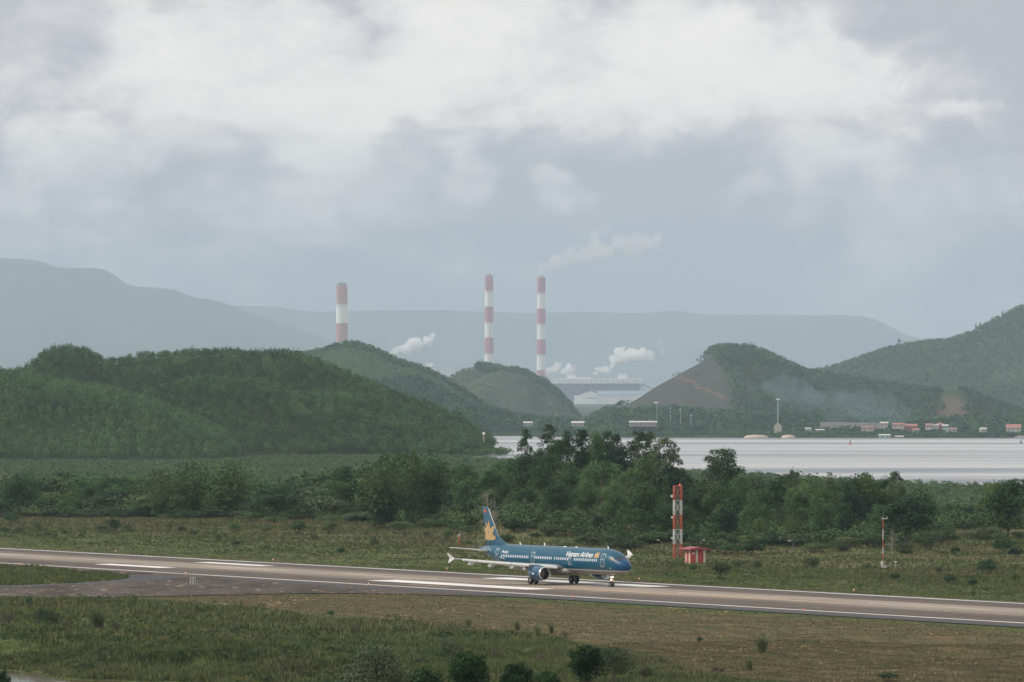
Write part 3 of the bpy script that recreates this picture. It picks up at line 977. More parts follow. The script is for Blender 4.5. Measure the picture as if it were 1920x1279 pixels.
M_gear = paint('gear_steel', (0.30, 0.29, 0.28), 0.4, 0.15, 5.0)
M_gold = paint('gold_emblem_paint', (0.46, 0.30, 0.13), 0.4, 0.10, 1.2)
M_red = paint('flag_red_paint', (0.62, 0.030, 0.030), 0.4, 0.05)
M_yel = paint('flag_yellow_paint', (0.75, 0.55, 0.05), 0.4, 0.05)
M_glass, t, b = newmat('cockpit_glass')
b.inputs['Base Color'].default_value = (0.030, 0.034, 0.045, 1); b.inputs['Roughness'].default_value = 0.35
b.inputs['Specular IOR Level'].default_value = 0.4
M_pane, t, b = newmat('cabin_window_blind')
b.inputs['Base Color'].default_value = (0.62, 0.66, 0.72, 1); b.inputs['Roughness'].default_value = 0.3
M_lamp, t, b = newmat('landing_light_lens')
b.inputs['Emission Color'].default_value = (1.0, 0.55, 0.32, 1); b.inputs['Emission Strength'].default_value = 7.0
M_amber, t, b = newmat('amber_lamp_lens')
b.inputs['Emission Color'].default_value = (1.0, 0.42, 0.14, 1); b.inputs['Emission Strength'].default_value = 1.3
M_lampw, t, b = newmat('taxi_light_lens')
b.inputs['Emission Color'].default_value = (1.0, 0.86, 0.78, 1); b.inputs['Emission Strength'].default_value = 4.0
M_lampr, t, b = newmat('red_lamp_lens')
b.inputs['Base Color'].default_value = (0.6, 0.05, 0.03, 1)
b.inputs['Emission Color'].default_value = (1.0, 0.16, 0.10, 1); b.inputs['Emission Strength'].default_value = 1.4

NU, NV = 242.7, 13.2
ax, ay = UV(NU, NV)
RZ = ZR + 0.012
plane = empty('passenger_jet', (ax, ay, RZ), math.atan2(RU[1], RU[0]),
              'teal and grey twin engine passenger jet taxiing on the runway with its nose light on', 'aeroplane')

ST = [(0.00, .03, 3.28, 3.20), (.12, .36, 3.62, 2.90), (.35, .64, 3.88, 2.66), (.7, .90, 4.12, 2.44), (1.1, 1.10, 4.33, 2.28), (1.6, 1.30, 4.60, 2.14), (2.2, 1.49, 4.99, 2.02),
      (3.0, 1.68, 5.38, 1.92), (4.0, 1.84, 5.68, 1.86), (5.0, 1.93, 5.84, 1.82), (6.2, 1.975, 5.93, 1.80), (8, 1.975, 5.94, 1.80), (20, 1.975, 5.94, 1.80), (31.0, 1.975, 5.94, 1.80),
      (33.5, 1.96, 5.94, 1.97), (36, 1.83, 5.93, 2.45), (38.5, 1.53, 5.88, 3.13), (40.8, 1.12, 5.72, 3.85), (42.6, .72, 5.50, 4.38), (43.8, .42, 5.28, 4.68), (44.4, .22, 5.14, 4.85), (44.51, .06, 5.05, 4.95)]
SA = np.array(ST)


def fus(a):
    # smooth interpolation of the stations
    i = int(np.clip(np.searchsorted(SA[:, 0], a) - 1, 0, len(SA) - 2))
    out = []
    for c_ in (1, 2, 3):
        x0_, x1_ = SA[i, 0], SA[i + 1, 0]
        y0_, y1_ = SA[i, c_], SA[i + 1, c_]
        def sl(j):
            if j <= 0 or j >= len(SA) - 1: return (SA[min(j + 1, len(SA) - 1), c_] - SA[max(j - 1, 0), c_]) / (SA[min(j + 1, len(SA) - 1), 0] - SA[max(j - 1, 0), 0])
            d0 = (SA[j, c_] - SA[j - 1, c_]) / (SA[j, 0] - SA[j - 1, 0]); d1 = (SA[j + 1, c_] - SA[j, c_]) / (SA[j + 1, 0] - SA[j, 0])
            return 0.0 if d0 * d1 <= 0 else 2 * d0 * d1 / (d0 + d1)
        h_ = x1_ - x0_; tt = (a - x0_) / h_
        m0, m1 = sl(i) * h_, sl(i + 1) * h_
        out.append((2 * tt**3 - 3 * tt**2 + 1) * y0_ + (tt**3 - 2 * tt**2 + tt) * m0 + (-2 * tt**3 + 3 * tt**2) * y1_ + (tt**3 - tt**2) * m1)
    return out


def fsurf(a, th, off=0.0):     # th: 0 level on the starboard side, 90 crown (degrees)
    w_, zt, zb = fus(a)
    zc, rz = (zt + zb) / 2, (zt - zb) / 2
    th = math.radians(th)
    return (-a, -(w_ + off) * math.cos(th), zc + (rz + off) * math.sin(th))


def th_of(a, z):
    w_, zt, zb = fus(a)
    return math.degrees(math.asin(max(-1, min(1, (z - (zt + zb) / 2) / ((zt - zb) / 2)))))


mb = MB()
sa = np.concatenate([np.array([0, .04, .1, .2, .35, .55, .8, 1.1, 1.4, 1.8, 2.2, 2.7, 3.2, 3.8, 4.5, 5.3, 6.2, 8]), np.arange(10, 31, 2.0), np.arange(31, 44.3, .7), np.array([44.2, 44.35, 44.45, 44.51])])
sa = np.unique(np.round(sa, 3))
mb.loft([[fsurf(a, 360 * i / 64) for i in range(64)] for a in sa])
fuse = mb.build('fuselage', M_fus, plane, smooth=True)
# wing to body fairing
mb = MB()
rg = []
for a, w_, zt, zb in ((14.6, .4, 2.5, 1.95), (15.6, 1.5, 2.75, 1.62), (17.5, 2.15, 3.0, 1.45), (20, 2.3, 3.0, 1.40), (23, 2.25, 2.9, 1.42), (25.5, 1.9, 2.7, 1.55), (27.5, .6, 2.3, 1.80)):
    rg.append([(-a, -w_ * math.cos(q) * (abs(math.cos(q)) ** -.25 if abs(math.cos(q)) > 1e-3 else 1), (zt + zb) / 2 + (zt - zb) / 2 * math.sin(q)) for q in [2 * math.pi * i / 32 for i in range(32)]])
mb.loft(rg)
mb.build('belly_fairing', M_fus, plane, smooth=True)


def airfoil(n=9):
    xs = [0.5 * (1 - math.cos(math.pi * i / n)) for i in range(n + 1)]
    yt = [5 * (0.2969 * math.sqrt(x_) - 0.126 * x_ - 0.3516 * x_**2 + 0.2843 * x_**3 - 0.1015 * x_**4) for x_ in xs]
    up_ = [(x_, y_) for x_, y_ in zip(xs, yt)]
    lo_ = [(x_, -y_ * 0.75) for x_, y_ in zip(xs, yt)][1:-1]
    return up_[::-1] + lo_          # trailing edge, over the top to the nose, and back below


AF = airfoil()


def wingmesh(secs, vertical=False):
    """secs: (le aft a, span y, z, chord, thickness ratio, drop of the trailing edge)"""
    rings = []
    for a, y_, z_, ch, tk, tw in secs:
        ring = []
        for cx_, cy_ in AF:
            if vertical: ring.append((-(a + cx_ * ch), cy_ * ch * tk * 0.875, z_))
            else: ring.append((-(a + cx_ * ch), y_, z_ + cy_ * ch * tk - cx_ * tw))
        rings.append(ring)
    m_ = MB(); m_.loft(rings)
    return m_


def wz(y_):        # wing leading edge height
    return 2.78 + (abs(y_) - 2) * 0.088 + 0.0006 * (abs(y_) - 2) ** 2


def wle(y_):       # leading edge distance behind the nose
    return 16.4 + (abs(y_) - 1.6) * 0.535


for s in (-1, 1):
    ys_ = [1.2, 3.5, 6.4, 10, 13.5, 16.6]
    secs = []
    for y_ in ys_:
        ch = np.interp(y_, [1.2, 6.4, 16.6], [7.0, 4.05, 1.65])
        secs.append((wle(y_), s * y_, wz(y_), ch, np.interp(y_, [1.2, 16.6], [.145, .105]), .12))
    wg = wingmesh(secs).build('wing', M_wing, plane, smooth=True)
    # leading edge slats, run forward and down, in five panels
    for y0_, y1_ in ((2.6, 5.0), (6.5, 8.9), (9.0, 11.3), (11.4, 13.6), (13.7, 15.7)):
        m_ = MB(); rg = []
        for y_ in (y0_, y1_):
            a_ = wle(y_) - .22; z_ = wz(y_) - .13; k_ = np.interp(y_, [2, 16], [1.15, .72])
            rg.append([(-(a_ + u_ * k_), s * y_, z_ + w_ * k_) for u_, w_ in ((.62, .27), (.30, .24), (.10, .13), (.0, -.02), (.06, -.17), (.22, -.20), (.30, -.02), (.45, .14))])
        m_.loft(rg); m_.build('slat', M_slat, wg, smooth=False)
    # flap track fairings below the trailing edge
    for y_, l_ in ((4.4, 2.6), (6.7, 3.0), (10.2, 2.7), (13.4, 2.3)):
        a_ = wle(y_) + np.interp(y_, [1.2, 6.4, 16.6], [7.0, 4.05, 1.65]) - l_ * .55
        m_ = MB()
        m_.loft([[(-(a_ + l_ * k_), s * y_ + .17 * r_ * math.cos(q), wz(y_) - .32 - .38 * k_ + .30 * r_ * math.sin(q)) for q in [math.pi * i / 5 for i in range(10)]]
                 for k_, r_ in ((0, .1), (.12, .55), (.35, 1), (.7, .9), (.9, .5), (1, .08))])
        m_.build('flap_track_fairing', M_wing, wg, smooth=True)
    # wing tip fence: a swept blade above and below the tip
    m_ = MB()
    a_ = wle(16.6); z_ = wz(16.6)
    for q in (-.03, .03): m_.add([(-(a_ + .15), s * (16.62 + q), z_), (-(a_ + 1.9), s * (16.85 + q), z_ + .78), (-(a_ + 2.3), s * (16.85 + q), z_ + .74), (-(a_ + 1.75), s * (16.62 + q), z_), (-(a_ + 2.15), s * (16.7 + q), z_ - .72), (-(a_ + 1.75), s * (16.7 + q), z_ - .70)], [(0, 1, 2, 3, 4, 5)])
    m_.add([(v_) for v_ in m_.v[:6]] + [(v_) for v_ in m_.v[6:12]], [(i, (i + 1) % 6, 6 + (i + 1) % 6, 6 + i) for i in range(6)])
    m_.build('wing_tip_fence', M_slat, wg)
    # tailplane
    secs = [(39.0 + (y_ - .5) * .60, s * y_, 4.72 + (y_ - .5) * .105, np.interp(y_, [.5, 6.2], [3.5, 1.35]), .10, .10) for y_ in (.5, 2.5, 4.5, 6.22)]
    tp_ = wingmesh(secs).build('tailplane', M_slat, plane, smooth=True)
# pale seal plate where the tailplane pivots
for s in (-1, 1):
    m_ = MB()
    pts_ = []
    for a_, z_ in ((38.7, 4.85), (39.6, 5.25), (41.6, 5.15), (42.6, 4.85), (41.6, 4.35), (40.2, 3.85), (39.4, 4.10)):
        th_ = th_of(a_, z_); q = fsurf(a_, th_, .03)
        pts_.append((q[0], s * abs(q[1]), q[2]))
    cen = tuple(np.mean(pts_, 0) + np.array([0, s * .10, 0]))
    m_.add(pts_ + [cen], [(i, (i + 1) % 7, 7) for i in range(7)])
    m_.build('tailplane_seal_plate', M_white, plane)

# fin with rudder
fin = wingmesh([(37.6, 0, 5.5, 4.75, .10, 0), (38.0, 0, 6.1, 4.5, .10, 0), (39.8, 0, 8.7, 3.2, .10, 0), (41.75, 0, 11.55, 1.9, .09, 0), (41.95, 0, 11.78, 1.6, .07, 0)], True).build('fin', M_teal, plane, smooth=True)
m_ = MB()
m_.loft([[(-a_, .06 * q, z_) for q in (-1, 1)] + [(-(a_ + l_), .10 * q, zb_) for q in (1, -1)] for a_, z_, l_, zb_ in ((35.4, 5.93, .2, 5.8), (36.8, 6.25, .8, 5.8), (37.9, 6.75, .8, 5.8), (38.4, 7.2, .6, 5.9))])
m_.build('dorsal_fillet', M_teal, fin)
m_ = MB()                      # bare metal leading edge
m_.tube((-38.28, 0, 6.55), (-41.72, 0, 11.52), .05, .045, 6)
m_.build('fin_leading_edge', M_slat, fin, smooth=True)


def fin_half(a, z):            # half thickness of the fin at this place
    le = np.interp(z, [5.5, 6.1, 8.7, 11.55], [37.6, 38.0, 39.8, 41.75]); ch = np.interp(z, [5.5, 6.1, 8.7, 11.55], [4.75, 4.5, 3.2, 1.9])
    x_ = np.clip((a - le) / ch, 0.001, .999)
    return 5 * (0.2969 * math.sqrt(x_) - 0.126 * x_ - 0.3516 * x_**2 + 0.2843 * x_**3 - 0.1015 * x_**4) * ch * .10 * .875


def decal(name, polys, fn, mat, parent, step=.35):
    """flat outlines (in a, z) cut into strips and laid on a curved surface"""
    bm = bmesh.new()
    for poly in polys:
        bm.faces.new([bm.verts.new((a, z_, 0)) for a, z_ in poly])
    bmesh.ops.triangulate(bm, faces=bm.faces)
    lo = [min(v_.co[i] for v_ in bm.verts) for i in (0, 1)]; hi = [max(v_.co[i] for v_ in bm.verts) for i in (0, 1)]
    for i in (0, 1):
        q = lo[i] + step
        while q < hi[i]:
            no = (1, 0, 0) if i == 0 else (0, 1, 0)
            bmesh.ops.bisect_plane(bm, geom=bm.verts[:] + bm.edges[:] + bm.faces[:], plane_co=(q, q, 0), plane_no=no)
            q += step
    for v_ in bm.verts: v_.co = fn(v_.co[0], v_.co[1])
    me = bpy.data.meshes.new(name); bm.to_mesh(me); bm.free(); me.materials.append(mat)
    return link(name, me, parent)


def on_fin(a, z_): return (-a, -(fin_half(a, z_) + .025), z_)


LZ = [(188, 398), (196, 400), (217, 425), (224, 400), (218, 312), (226, 318), (243, 375), (250, 372), (268, 295), (280, 350), (287, 405), (297, 425), (308, 400), (334, 383), (345, 388), (340, 430), (334, 470), (326, 508), (345, 508),
      (362, 530), (371, 552), (352, 570), (330, 583), (312, 586), (296, 575), (280, 580), (262, 590), (244, 586), (226, 572), (212, 570), (204, 562), (210, 540), (216, 520), (207, 470), (198, 440)]
decal('lotus_emblem', [[(41.9 - (x_ - 245) / 46, 11.76 - (y_ - 115) / 88) for x_, y_ in LZ]], on_fin, M_gold, fin, .5)
decal('emblem_gap', [[(41.9 - (x_ - 245) / 46, 11.76 - (y_ - 115) / 88) for x_, y_ in ((262, 478), (267, 452), (273, 478), (268, 488))]], lambda a, z_: (-a, -(fin_half(a, z_) + .04), z_), M_teal, fin, .5)
decal('flag', [[(43.02, 10.86), (42.30, 10.86), (42.30, 11.34), (43.02, 11.34)]], on_fin, M_red, fin, .4)
star = []
for i in range(10):
    r_ = .18 if i % 2 == 0 else .075
    star.append((42.66 + r_ * math.sin(math.pi * i / 5), 11.1 + r_ * math.cos(math.pi * i / 5)))
decal('flag_star', [star], lambda a, z_: (-a, -(fin_half(a, z_) + .045), z_), M_yel, fin, .5)


# lettering, laid on the curve of the fuselage
def lettering(name, txt, a0, z0, length, height, parent, shear=0.25, bold=0.02, mat=M_white):
    cu = bpy.data.curves.new(name, 'FONT'); cu.body = txt; cu.size = 1.0; cu.shear = shear; cu.offset = bold; cu.resolution_u = 3
    o = bpy.data.objects.new(name, cu); COL.objects.link(o)
    dg = bpy.context.evaluated_depsgraph_get()
    me = bpy.data.meshes.new_from_object(o.evaluated_get(dg))
    bpy.data.objects.remove(o)
    xs_ = [v_.co.x for v_ in me.vertices]; ys2 = [v_.co.y for v_ in me.vertices]
    x0_, x1_ = min(xs_), max(xs_); y0_, y1_ = min(ys2), max(ys2)
    bm = bmesh.new(); bm.from_mesh(me)
    for v_ in bm.verts:
        v_.co = ((v_.co.x - x0_) / (x1_ - x0_) * length, (v_.co.y - y0_) / (y1_ - y0_) * height, 0)
    q = .12
    while q < height:
        bmesh.ops.bisect_plane(bm, geom=bm.verts[:] + bm.edges[:] + bm.faces[:], plane_co=(0, q, 0), plane_no=(0, 1, 0)); q += .12
    th0 = th_of(a0, z0)
    for v_ in bm.verts:        # seen from starboard the text runs from the tail to the nose
        v_.co = fsurf(a0 - v_.co.x, th0 + math.degrees(v_.co.y / 2.03), .022)
    bm.to_mesh(me); bm.free(); me.name = name
    me.materials.clear(); me.materials.append(mat)
    return link(name, me, parent)


lettering('airline_lettering', 'Vietnam Airlines', 15.45, 4.52, 7.8, .90, fuse, .25, .012)
lettering('registration_lettering', 'VN-A335', 34.7, 4.62, 1.95, .42, fuse, .1, .03)
lettering('type_lettering', 'AIRBUS A321', 35.3, 3.80, 1.7, .20, fuse, .0, .03)
LZ2 = [((x_ - 188) / 183, (590 - y_) / 295) for x_, y_ in LZ]
a0_, th0_ = 7.45, th_of(7.45, 4.48)
decal('lotus_mark', [[(p_[0] * 1.65 + .35 * p_[1], p_[1] * 1.15) for p_ in LZ2]], lambda u_, w_: fsurf(a0_ - u_, th0_ + math.degrees(w_ / 2.03), .022), M_gold, fuse, .2)

# cabin windows, a pane each
wa = [34.55 - .533 * i for i in range(16)] + [24.4 - .533 * i for i in range(10)] + [18.55] + [17.9 - .533 * i for i in range(7)] + [12.75 - .533 * i for i in range(13)]
wm = MB()
prof = [(-.115, -.19), (0, -.22), (.115, -.19), (.13, 0), (.115, .19), (0, .22), (-.115, .19), (-.13, 0)]
win0 = None
for a_ in wa:
    if a_ < 33.0 and a_ > 6.3 and win0 is not None:
        w2 = win0.copy(); COL.objects.link(w2); w2.parent = plane; w2.location = (-(a_ - 20), 0, 0); continue
    aa = 20 if win0 is None else a_
    m_ = MB(); m_.add([fsurf(aa + du, th_of(aa, 4.13 + dz_), .015) for du, dz_ in prof], [tuple(range(8))])
    w1 = m_.build('window', M_pane, plane, fix=False)
    if win0 is None:
        win0 = w1; win0.location = (-(a_ - 20), 0, 0)


def frame_on_body(name, a_, z0_, z1_, w_, t_=.055, mat=M_slat, parent=plane, off=.02):
    m_ = MB(); n_ = 8
    zs = [z0_ + (z1_ - z0_) * i / n_ for i in range(n_ + 1)]
    def strip(a1, a2, zz):
        m_.add([fsurf(q, th_of(a_, z_), off) for z_ in zz for q in (a1, a2)], [(2 * i, 2 * i + 1, 2 * i + 3, 2 * i + 2) for i in range(len(zz) - 1)])
    strip(a_ - w_ / 2, a_ - w_ / 2 + t_, zs); strip(a_ + w_ / 2 - t_, a_ + w_ / 2, zs)
    strip(a_ - w_ / 2 + t_, a_ + w_ / 2 - t_, [z1_ - t_ * 1.1, z1_]); strip(a_ - w_ / 2 + t_, a_ + w_ / 2 - t_, [z0_, z0_ + t_ * 1.1])
    return m_.build(name, mat, parent, fix=False)


for a_, z0_, z1_, w_ in ((4.75, 3.18, 5.15, 1.0), (14.15, 3.22, 4.62, .85), (25.15, 3.18, 4.95, .95), (36.25, 3.35, 5.20, .95)):
    m_ = MB(); m_.add([fsurf(a_ + du, th_of(a_, z0_ + (z1_ - z0_) * i / 8), .012) for i in range(9) for du in (-w_ / 2 + .05, w_ / 2 - .05)], [(2 * i, 2 * i + 1, 2 * i + 3, 2 * i + 2) for i in range(8)])
    dr = m_.build('door', M_teal, plane, fix=False, smooth=True)
    frame_on_body('door_frame', a_, z0_, z1_, w_, parent=dr)
    m_ = MB(); m_.add([fsurf(a_ + du, th_of(a_, 4.30 + dz_), .03) for du, dz_ in ((-.14, -.07), (.14, -.07), (.14, .07), (-.14, .07))], [(0, 1, 2, 3)])
    m_.build('door_window', M_pane, dr, fix=False)
# cockpit panes, three a side
for s in (-1, 1):
    for (a1, a2, t1, t2, a3, a4) in ((1.42, 2.02, 52, 84, 1.42, 2.20), (1.62, 2.35, 25, 49, 1.46, 2.42), (2.45, 3.25, 19, 43, 2.55, 3.10)):
        pts_ = []
        for i in range(5):
            tq = t1 + (t2 - t1) * i / 4
            for q in (a1 + (a3 - a1) * i / 4, a2 + (a4 - a2) * i / 4):
                p_ = fsurf(q, tq, .012); pts_.append((p_[0], -s * p_[1], p_[2]))
        m_ = MB(); m_.add(pts_, [(2 * i, 2 * i + 1, 2 * i + 3, 2 * i + 2) for i in range(4)])
        m_.build('cockpit_window', M_glass, plane, smooth=True)
# engines
for s in (-1, 1):
    cy, cz = s * 5.75, 1.88
    m_ = MB()
    m_.lathe([(-15.55, 1.02), (-15.9, 1.10), (-16.6, 1.16), (-17.6, 1.14), (-18.5, 1.00), (-19.1, .84), (-19.1, .78), (-18.2, .85)], 'x', 40, (0, cy, cz))
    en = m_.build('engine', M_nac, plane, smooth=True)
    m_ = MB(); m_.lathe([(-15.9, .84), (-15.55, .86), (-15.36, .90), (-15.30, .96), (-15.36, 1.005), (-15.56, 1.03)], 'x', 40, (0, cy, cz)); m_.build('inlet_lip', M_chrome, en, smooth=True)
    m_ = MB(); m_.lathe([(-15.85, .845), (-16.3, .82), (-16.7, .82)], 'x', 32, (0, cy, cz)); m_.lathe([(-16.7, .82), (-16.72, .0)], 'x', 32, (0, cy, cz)); m_.build('inlet_duct', M_dark, en, smooth=True)
    m_ = MB(); m_.lathe([(-16.35, .02), (-16.5, .16), (-16.68, .24)], 'x', 20, (0, cy, cz))
    for i in range(22):
        q = 2 * math.pi * i / 22; c_, s_ = math.cos(q), math.sin(q); c2, s2_ = math.cos(q + .2), math.sin(q + .2)
        m_.add([(-16.62, cy + .2 * c_, cz + .2 * s_), (-16.62, cy + .80 * c_, cz + .80 * s_), (-16.69, cy + .80 * c2, cz + .80 * s2_), (-16.69, cy + .2 * c2, cz + .2 * s2_)], [(0, 1, 2, 3)])
    m_.build('fan', M_gear, en)
    m_ = MB(); m_.lathe([(-18.6, .62), (-19.4, .55), (-19.9, .44), (-19.9, .38), (-19.5, .36)], 'x', 28, (0, cy, cz)); m_.lathe([(-19.5, .26), (-20.4, .03)], 'x', 20, (0, cy, cz)); m_.build('exhaust_nozzle', M_hot, en, smooth=True)
    m_ = MB()
    m_.loft([[(-a_, cy + .16 * q, z1_) for q in (-1, 1)] + [(-a_, cy + .2 * q, z0_) for q in (1, -1)] for a_, z0_, z1_ in ((15.9, 2.9, 3.0), (17.3, 2.7, 3.22), (18.9, 2.3, 3.1), (21.0, 2.55, 2.85))])
    m_.build('pylon', M_nac, en)
    m_ = MB(); m_.add([(-a_, cy + s * 1.17, z_) for a_, z_ in ((17.25, cz - .13), (16.8, cz - .13), (16.8, cz + .13), (17.25, cz + .13))], [(0, 1, 2, 3)])
    m_.build('cowl_badge', M_white, en, fix=False)


def wheel(m_, c_, r_, w_, mi=0):
    m_.lathe([(-w_ / 2, r_ * .55), (-w_ / 2, r_ * .86), (-w_ * .36, r_ * .98), (0, r_), (w_ * .36, r_ * .98), (w_ / 2, r_ * .86), (w_ / 2, r_ * .55)], 'y', 28, c_, mi)


def gear(name, a_, y_, wr, ww, gap, top, parts_extra=None):
    m_ = MB(); m_.tube((-a_, y_, wr), (-a_ + (0 if name[0] == 'm' else .1), y_, top), .13 if wr > .5 else .09, .15 if wr > .5 else .12, 12)
    m_.tube((-a_, y_ - gap / 2 - ww / 2, wr), (-a_, y_ + gap / 2 + ww / 2, wr), .08, .08, 10)
    m_.tube((-a_ - .03, y_, wr + .25), (-a_ - .75, y_, top - .05), .05, .05, 8)
    if wr > .5: m_.tube((-a_, y_, top - .9), (-a_, y_ * .45, top - .05), .06, .06, 8)
    g_ = m_.build(name, M_gear, plane, smooth=True)
    for s in (-1, 1):
        m_ = MB(); wheel(m_, (-a_, y_ + s * gap / 2, wr), wr, ww)
        w_ = m_.build('wheel', M_tyre, g_, smooth=True)
        m_ = MB(); m_.lathe([(-ww * .42, 0.02), (-ww * .42, wr * .3), (-ww * .36, wr * .56), (ww * .36, wr * .56), (ww * .42, wr * .3), (ww * .42, .02)], 'y', 20, (-a_, y_ + s * gap / 2, wr))
        m_.build('rim', M_hub, g_, smooth=True)
    return g_


for s in (-1, 1):
    g_ = gear('main_gear', 21.97, s * 3.79, .635, .42, .93, 2.6)
    m_ = MB(); m_.box(-22.5, -21.4, s * 4.12 - .03, s * 4.12 + .03, 1.35, 2.7); m_.build('gear_door', M_wing, g_)
g_ = gear('nose_gear', 5.07, 0, .38, .22, .50, 2.0)
m_ = MB()
for s in (-1, 1): m_.box(-5.9, -4.9, s * .48 - .02, s * .48 + .02, 1.45, 1.95)
m_.build('gear_door', M_red if False else M_wing, g_)
for y_, z_, r_, mt in ((-.17, 1.12, .11, M_lamp), (.15, 1.10, .08, M_amber), (-.18, 1.50, .07, M_lampw), (.17, 1.54, .07, M_lampw), (-.02, 1.30, .06, M_lampr)):
    m_ = MB(); m_.lathe([(0, .01), (.03, r_ * .7), (0, r_), (-.12, r_ * .8), (-.16, .02)], 'x', 16, (-4.85, y_, z_))
    m_.build('landing_light', [mt], g_, smooth=True)
# belly and crown aerials
for a_, h_ in ((5.9, .42), (24.6, .50), (31.9, .40)):
    m_ = MB(); zt = fus(a_)[1]
    m_.loft([[(-a_ - .22, .02, zt - .05), (-a_ + .22, .02, zt - .05), (-a_ + .22, -.02, zt - .05), (-a_ - .22, -.02, zt - .05)], [(-a_ - .20 - .1, .01, zt + h_), (-a_ + .02 - .1, .01, zt + h_), (-a_ + .02 - .1, -.01, zt + h_), (-a_ - .20 - .1, -.01, zt + h_)]])
    m_.build('aerial', M_white, plane)
for a_ in (15.2, 18.6):
    m_ = MB(); m_.lathe([(0, .3), (.08, .24), (.12, .02)], 'z', 14, (-a_, 0, 5.92)); m_.build('aerial', M_white, plane, smooth=True)
m_ = MB(); m_.add([fsurf(3.0 + du, th_of(3.0, 2.98 + dz_), .02) for du, dz_ in ((-.09, -.08), (.09, -.08), (.09, .1), (-.09, .1))], [(0, 1, 2, 3)]); m_.build('static_port_plate', M_white, plane, fix=False)

# ------------------------------------------------------------------ airfield equipment
M_or = paint('signal_orange_paint', (0.42, 0.090, 0.042), 0.5, 0.18, 1.5)
M_wht = paint('signal_white_paint', (0.52, 0.52, 0.50), 0.5, 0.12, 1.5)
M_gal = paint('galvanised_steel', (0.32, 0.33, 0.34), 0.45, 0.12, 2.0, metal=0.5)
M_hutr = paint('hut_red_paint', (0.40, 0.040, 0.028), 0.55, 0.15, 1.2)
M_hutw = paint('hut_cream_paint', (0.55, 0.52, 0.43), 0.6, 0.12, 1.2)
M_roof = paint('red_sheet_roof', (0.30, 0.050, 0.055), 0.5, 0.12, 1.0)
M_conc = paint('concrete', (0.34, 0.33, 0.31), 0.8, 0.15, 1.0)
M_black = paint('black_paint', (0.02, 0.02, 0.02), 0.5, 0.1, 3.0)

# lattice mast in red and white sections
mx_, my_ = G(1270.5, 1046)
mz = gz(mx_, my_) - 0.1
mast = empty('lattice_mast', (mx_, my_, mz), math.radians(8), 'tall square orange and white lattice mast beside the red hut', 'mast')
HS = 2.65; hw = .66
for k in range(5):
    z0_, z1_ = HS * k, HS * (k + 1)
    m_ = MB()
    for sx in (-1, 1):
        for sy in (-1, 1): m_.tube((sx * hw, sy * hw, z0_), (sx * hw, sy * hw, z1_), .105, .105, 6)
    cs = [(-hw, -hw), (hw, -hw), (hw, hw), (-hw, hw)]
    for i in range(4):
        a_, b_ = cs[i], cs[(i + 1) % 4]
        m_.tube((*a_, z0_ + .05), (*b_, z1_ - .05), .048, .048, 5); m_.tube((*b_, z0_ + .05), (*a_, z1_ - .05), .048, .048, 5)
        m_.tube((*a_, z1_ - .04), (*b_, z1_ - .04), .05, .05, 5)
    m_.build('mast_section', M_or if k % 2 == 0 else M_wht, mast)
m_ = MB()
for x_ in (-.17, .17): m_.tube((x_, .0, .2), (x_, .0, HS * 5), .03, .03, 5)
for i in range(38): m_.tube((-.17, 0, .5 + i * .34), (.17, 0, .5 + i * .34), .018, .018, 4)
m_.build('ladder', M_gal, mast)
for z_, w_ in ((HS * 4 + .75, .42), (HS * 3 - .45, .32), (HS + 1.1, .3)):
    m_ = MB(); m_.tube((-hw - .2, -hw, z_), (-hw - .42, -hw, z_), .05, .05, 6); m_.box(-hw - .42 - w_ * .6, -hw - .36, -hw - .2, -hw + .2, z_ - w_ / 2, z_ + w_ / 2); m_.build('antenna_panel', M_white, mast, bevel=.02)
m_ = MB(); m_.tube((hw - .05, -hw, HS * 5), (hw - .05, -hw, HS * 5 + 1.6), .022, .012, 6); m_.build('lightning_rod', M_gal, mast)
m_ = MB(); m_.lathe([(0, .09), (.12, .12), (.25, .10), (.32, .02)], 'z', 12, (.3, -hw, HS * 5 + .02)); m_.build('obstruction_light', M_lampr, mast, smooth=True)

# striped hut
hx, hy = G(1303.5, 1055)
hz = gz(hx, hy) - 0.05
hut = empty('equipment_hut', (hx, hy, hz), math.radians(24), 'small red and cream striped hut at the foot of the lattice mast', 'hut')
W_, D_, H_ = 2.9, 2.7, 2.55
m_ = MB(); m_.box(-W_ / 2, W_ / 2, -D_ / 2, D_ / 2, 0, H_); m_.build('wall', M_hutr, hut, bevel=.02)
m_ = MB()
for a_, b_ in ((-.55, -.12), (.95, 1.38)): m_.box(a_, b_, -D_ / 2 - .012, -D_ / 2 + .1, .02, H_ - .02)
for a_, b_ in ((-.9, -.40), (.45, .9)): m_.box(-W_ / 2 - .012, -W_ / 2 + .1, a_, b_, .02, H_ - .02); m_.box(W_ / 2 - .1, W_ / 2 + .012, a_, b_, .02, H_ - .02)
m_.build('painted_stripes', M_hutw, hut)
m_ = MB()
m_.loft([[(-W_ / 2 - .75, y_, H_ + .02 + h_), (-W_ / 2 - .75, y_, H_ + .16 + h_), (0 - .1, y_, H_ + .22 + h_ + .32), (W_ / 2 + .75, y_, H_ + .16 + h_), (W_ / 2 + .75, y_, H_ + .02 + h_)] for y_, h_ in ((-D_ / 2 - .7, 0), (D_ / 2 + .7, 0))])
m_.build('roof', M_roof, hut)
m_ = MB(); m_.box(.12, .90, -D_ / 2 - .03, -D_ / 2 + .02, .05, 2.15); dr = m_.build('door', M_hutr, hut, bevel=.01)
m_ = MB(); m_.box(.20, .26, -D_ / 2 - .08, -D_ / 2 - .03, 1.0, 1.16); m_.build('handle', M_gal, dr)
m_ = MB(); m_.box(-1.2, -.9, -D_ / 2 - .14, -D_ / 2 - .02, 1.75, 2.05); m_.build('meter_box', M_white, hut)
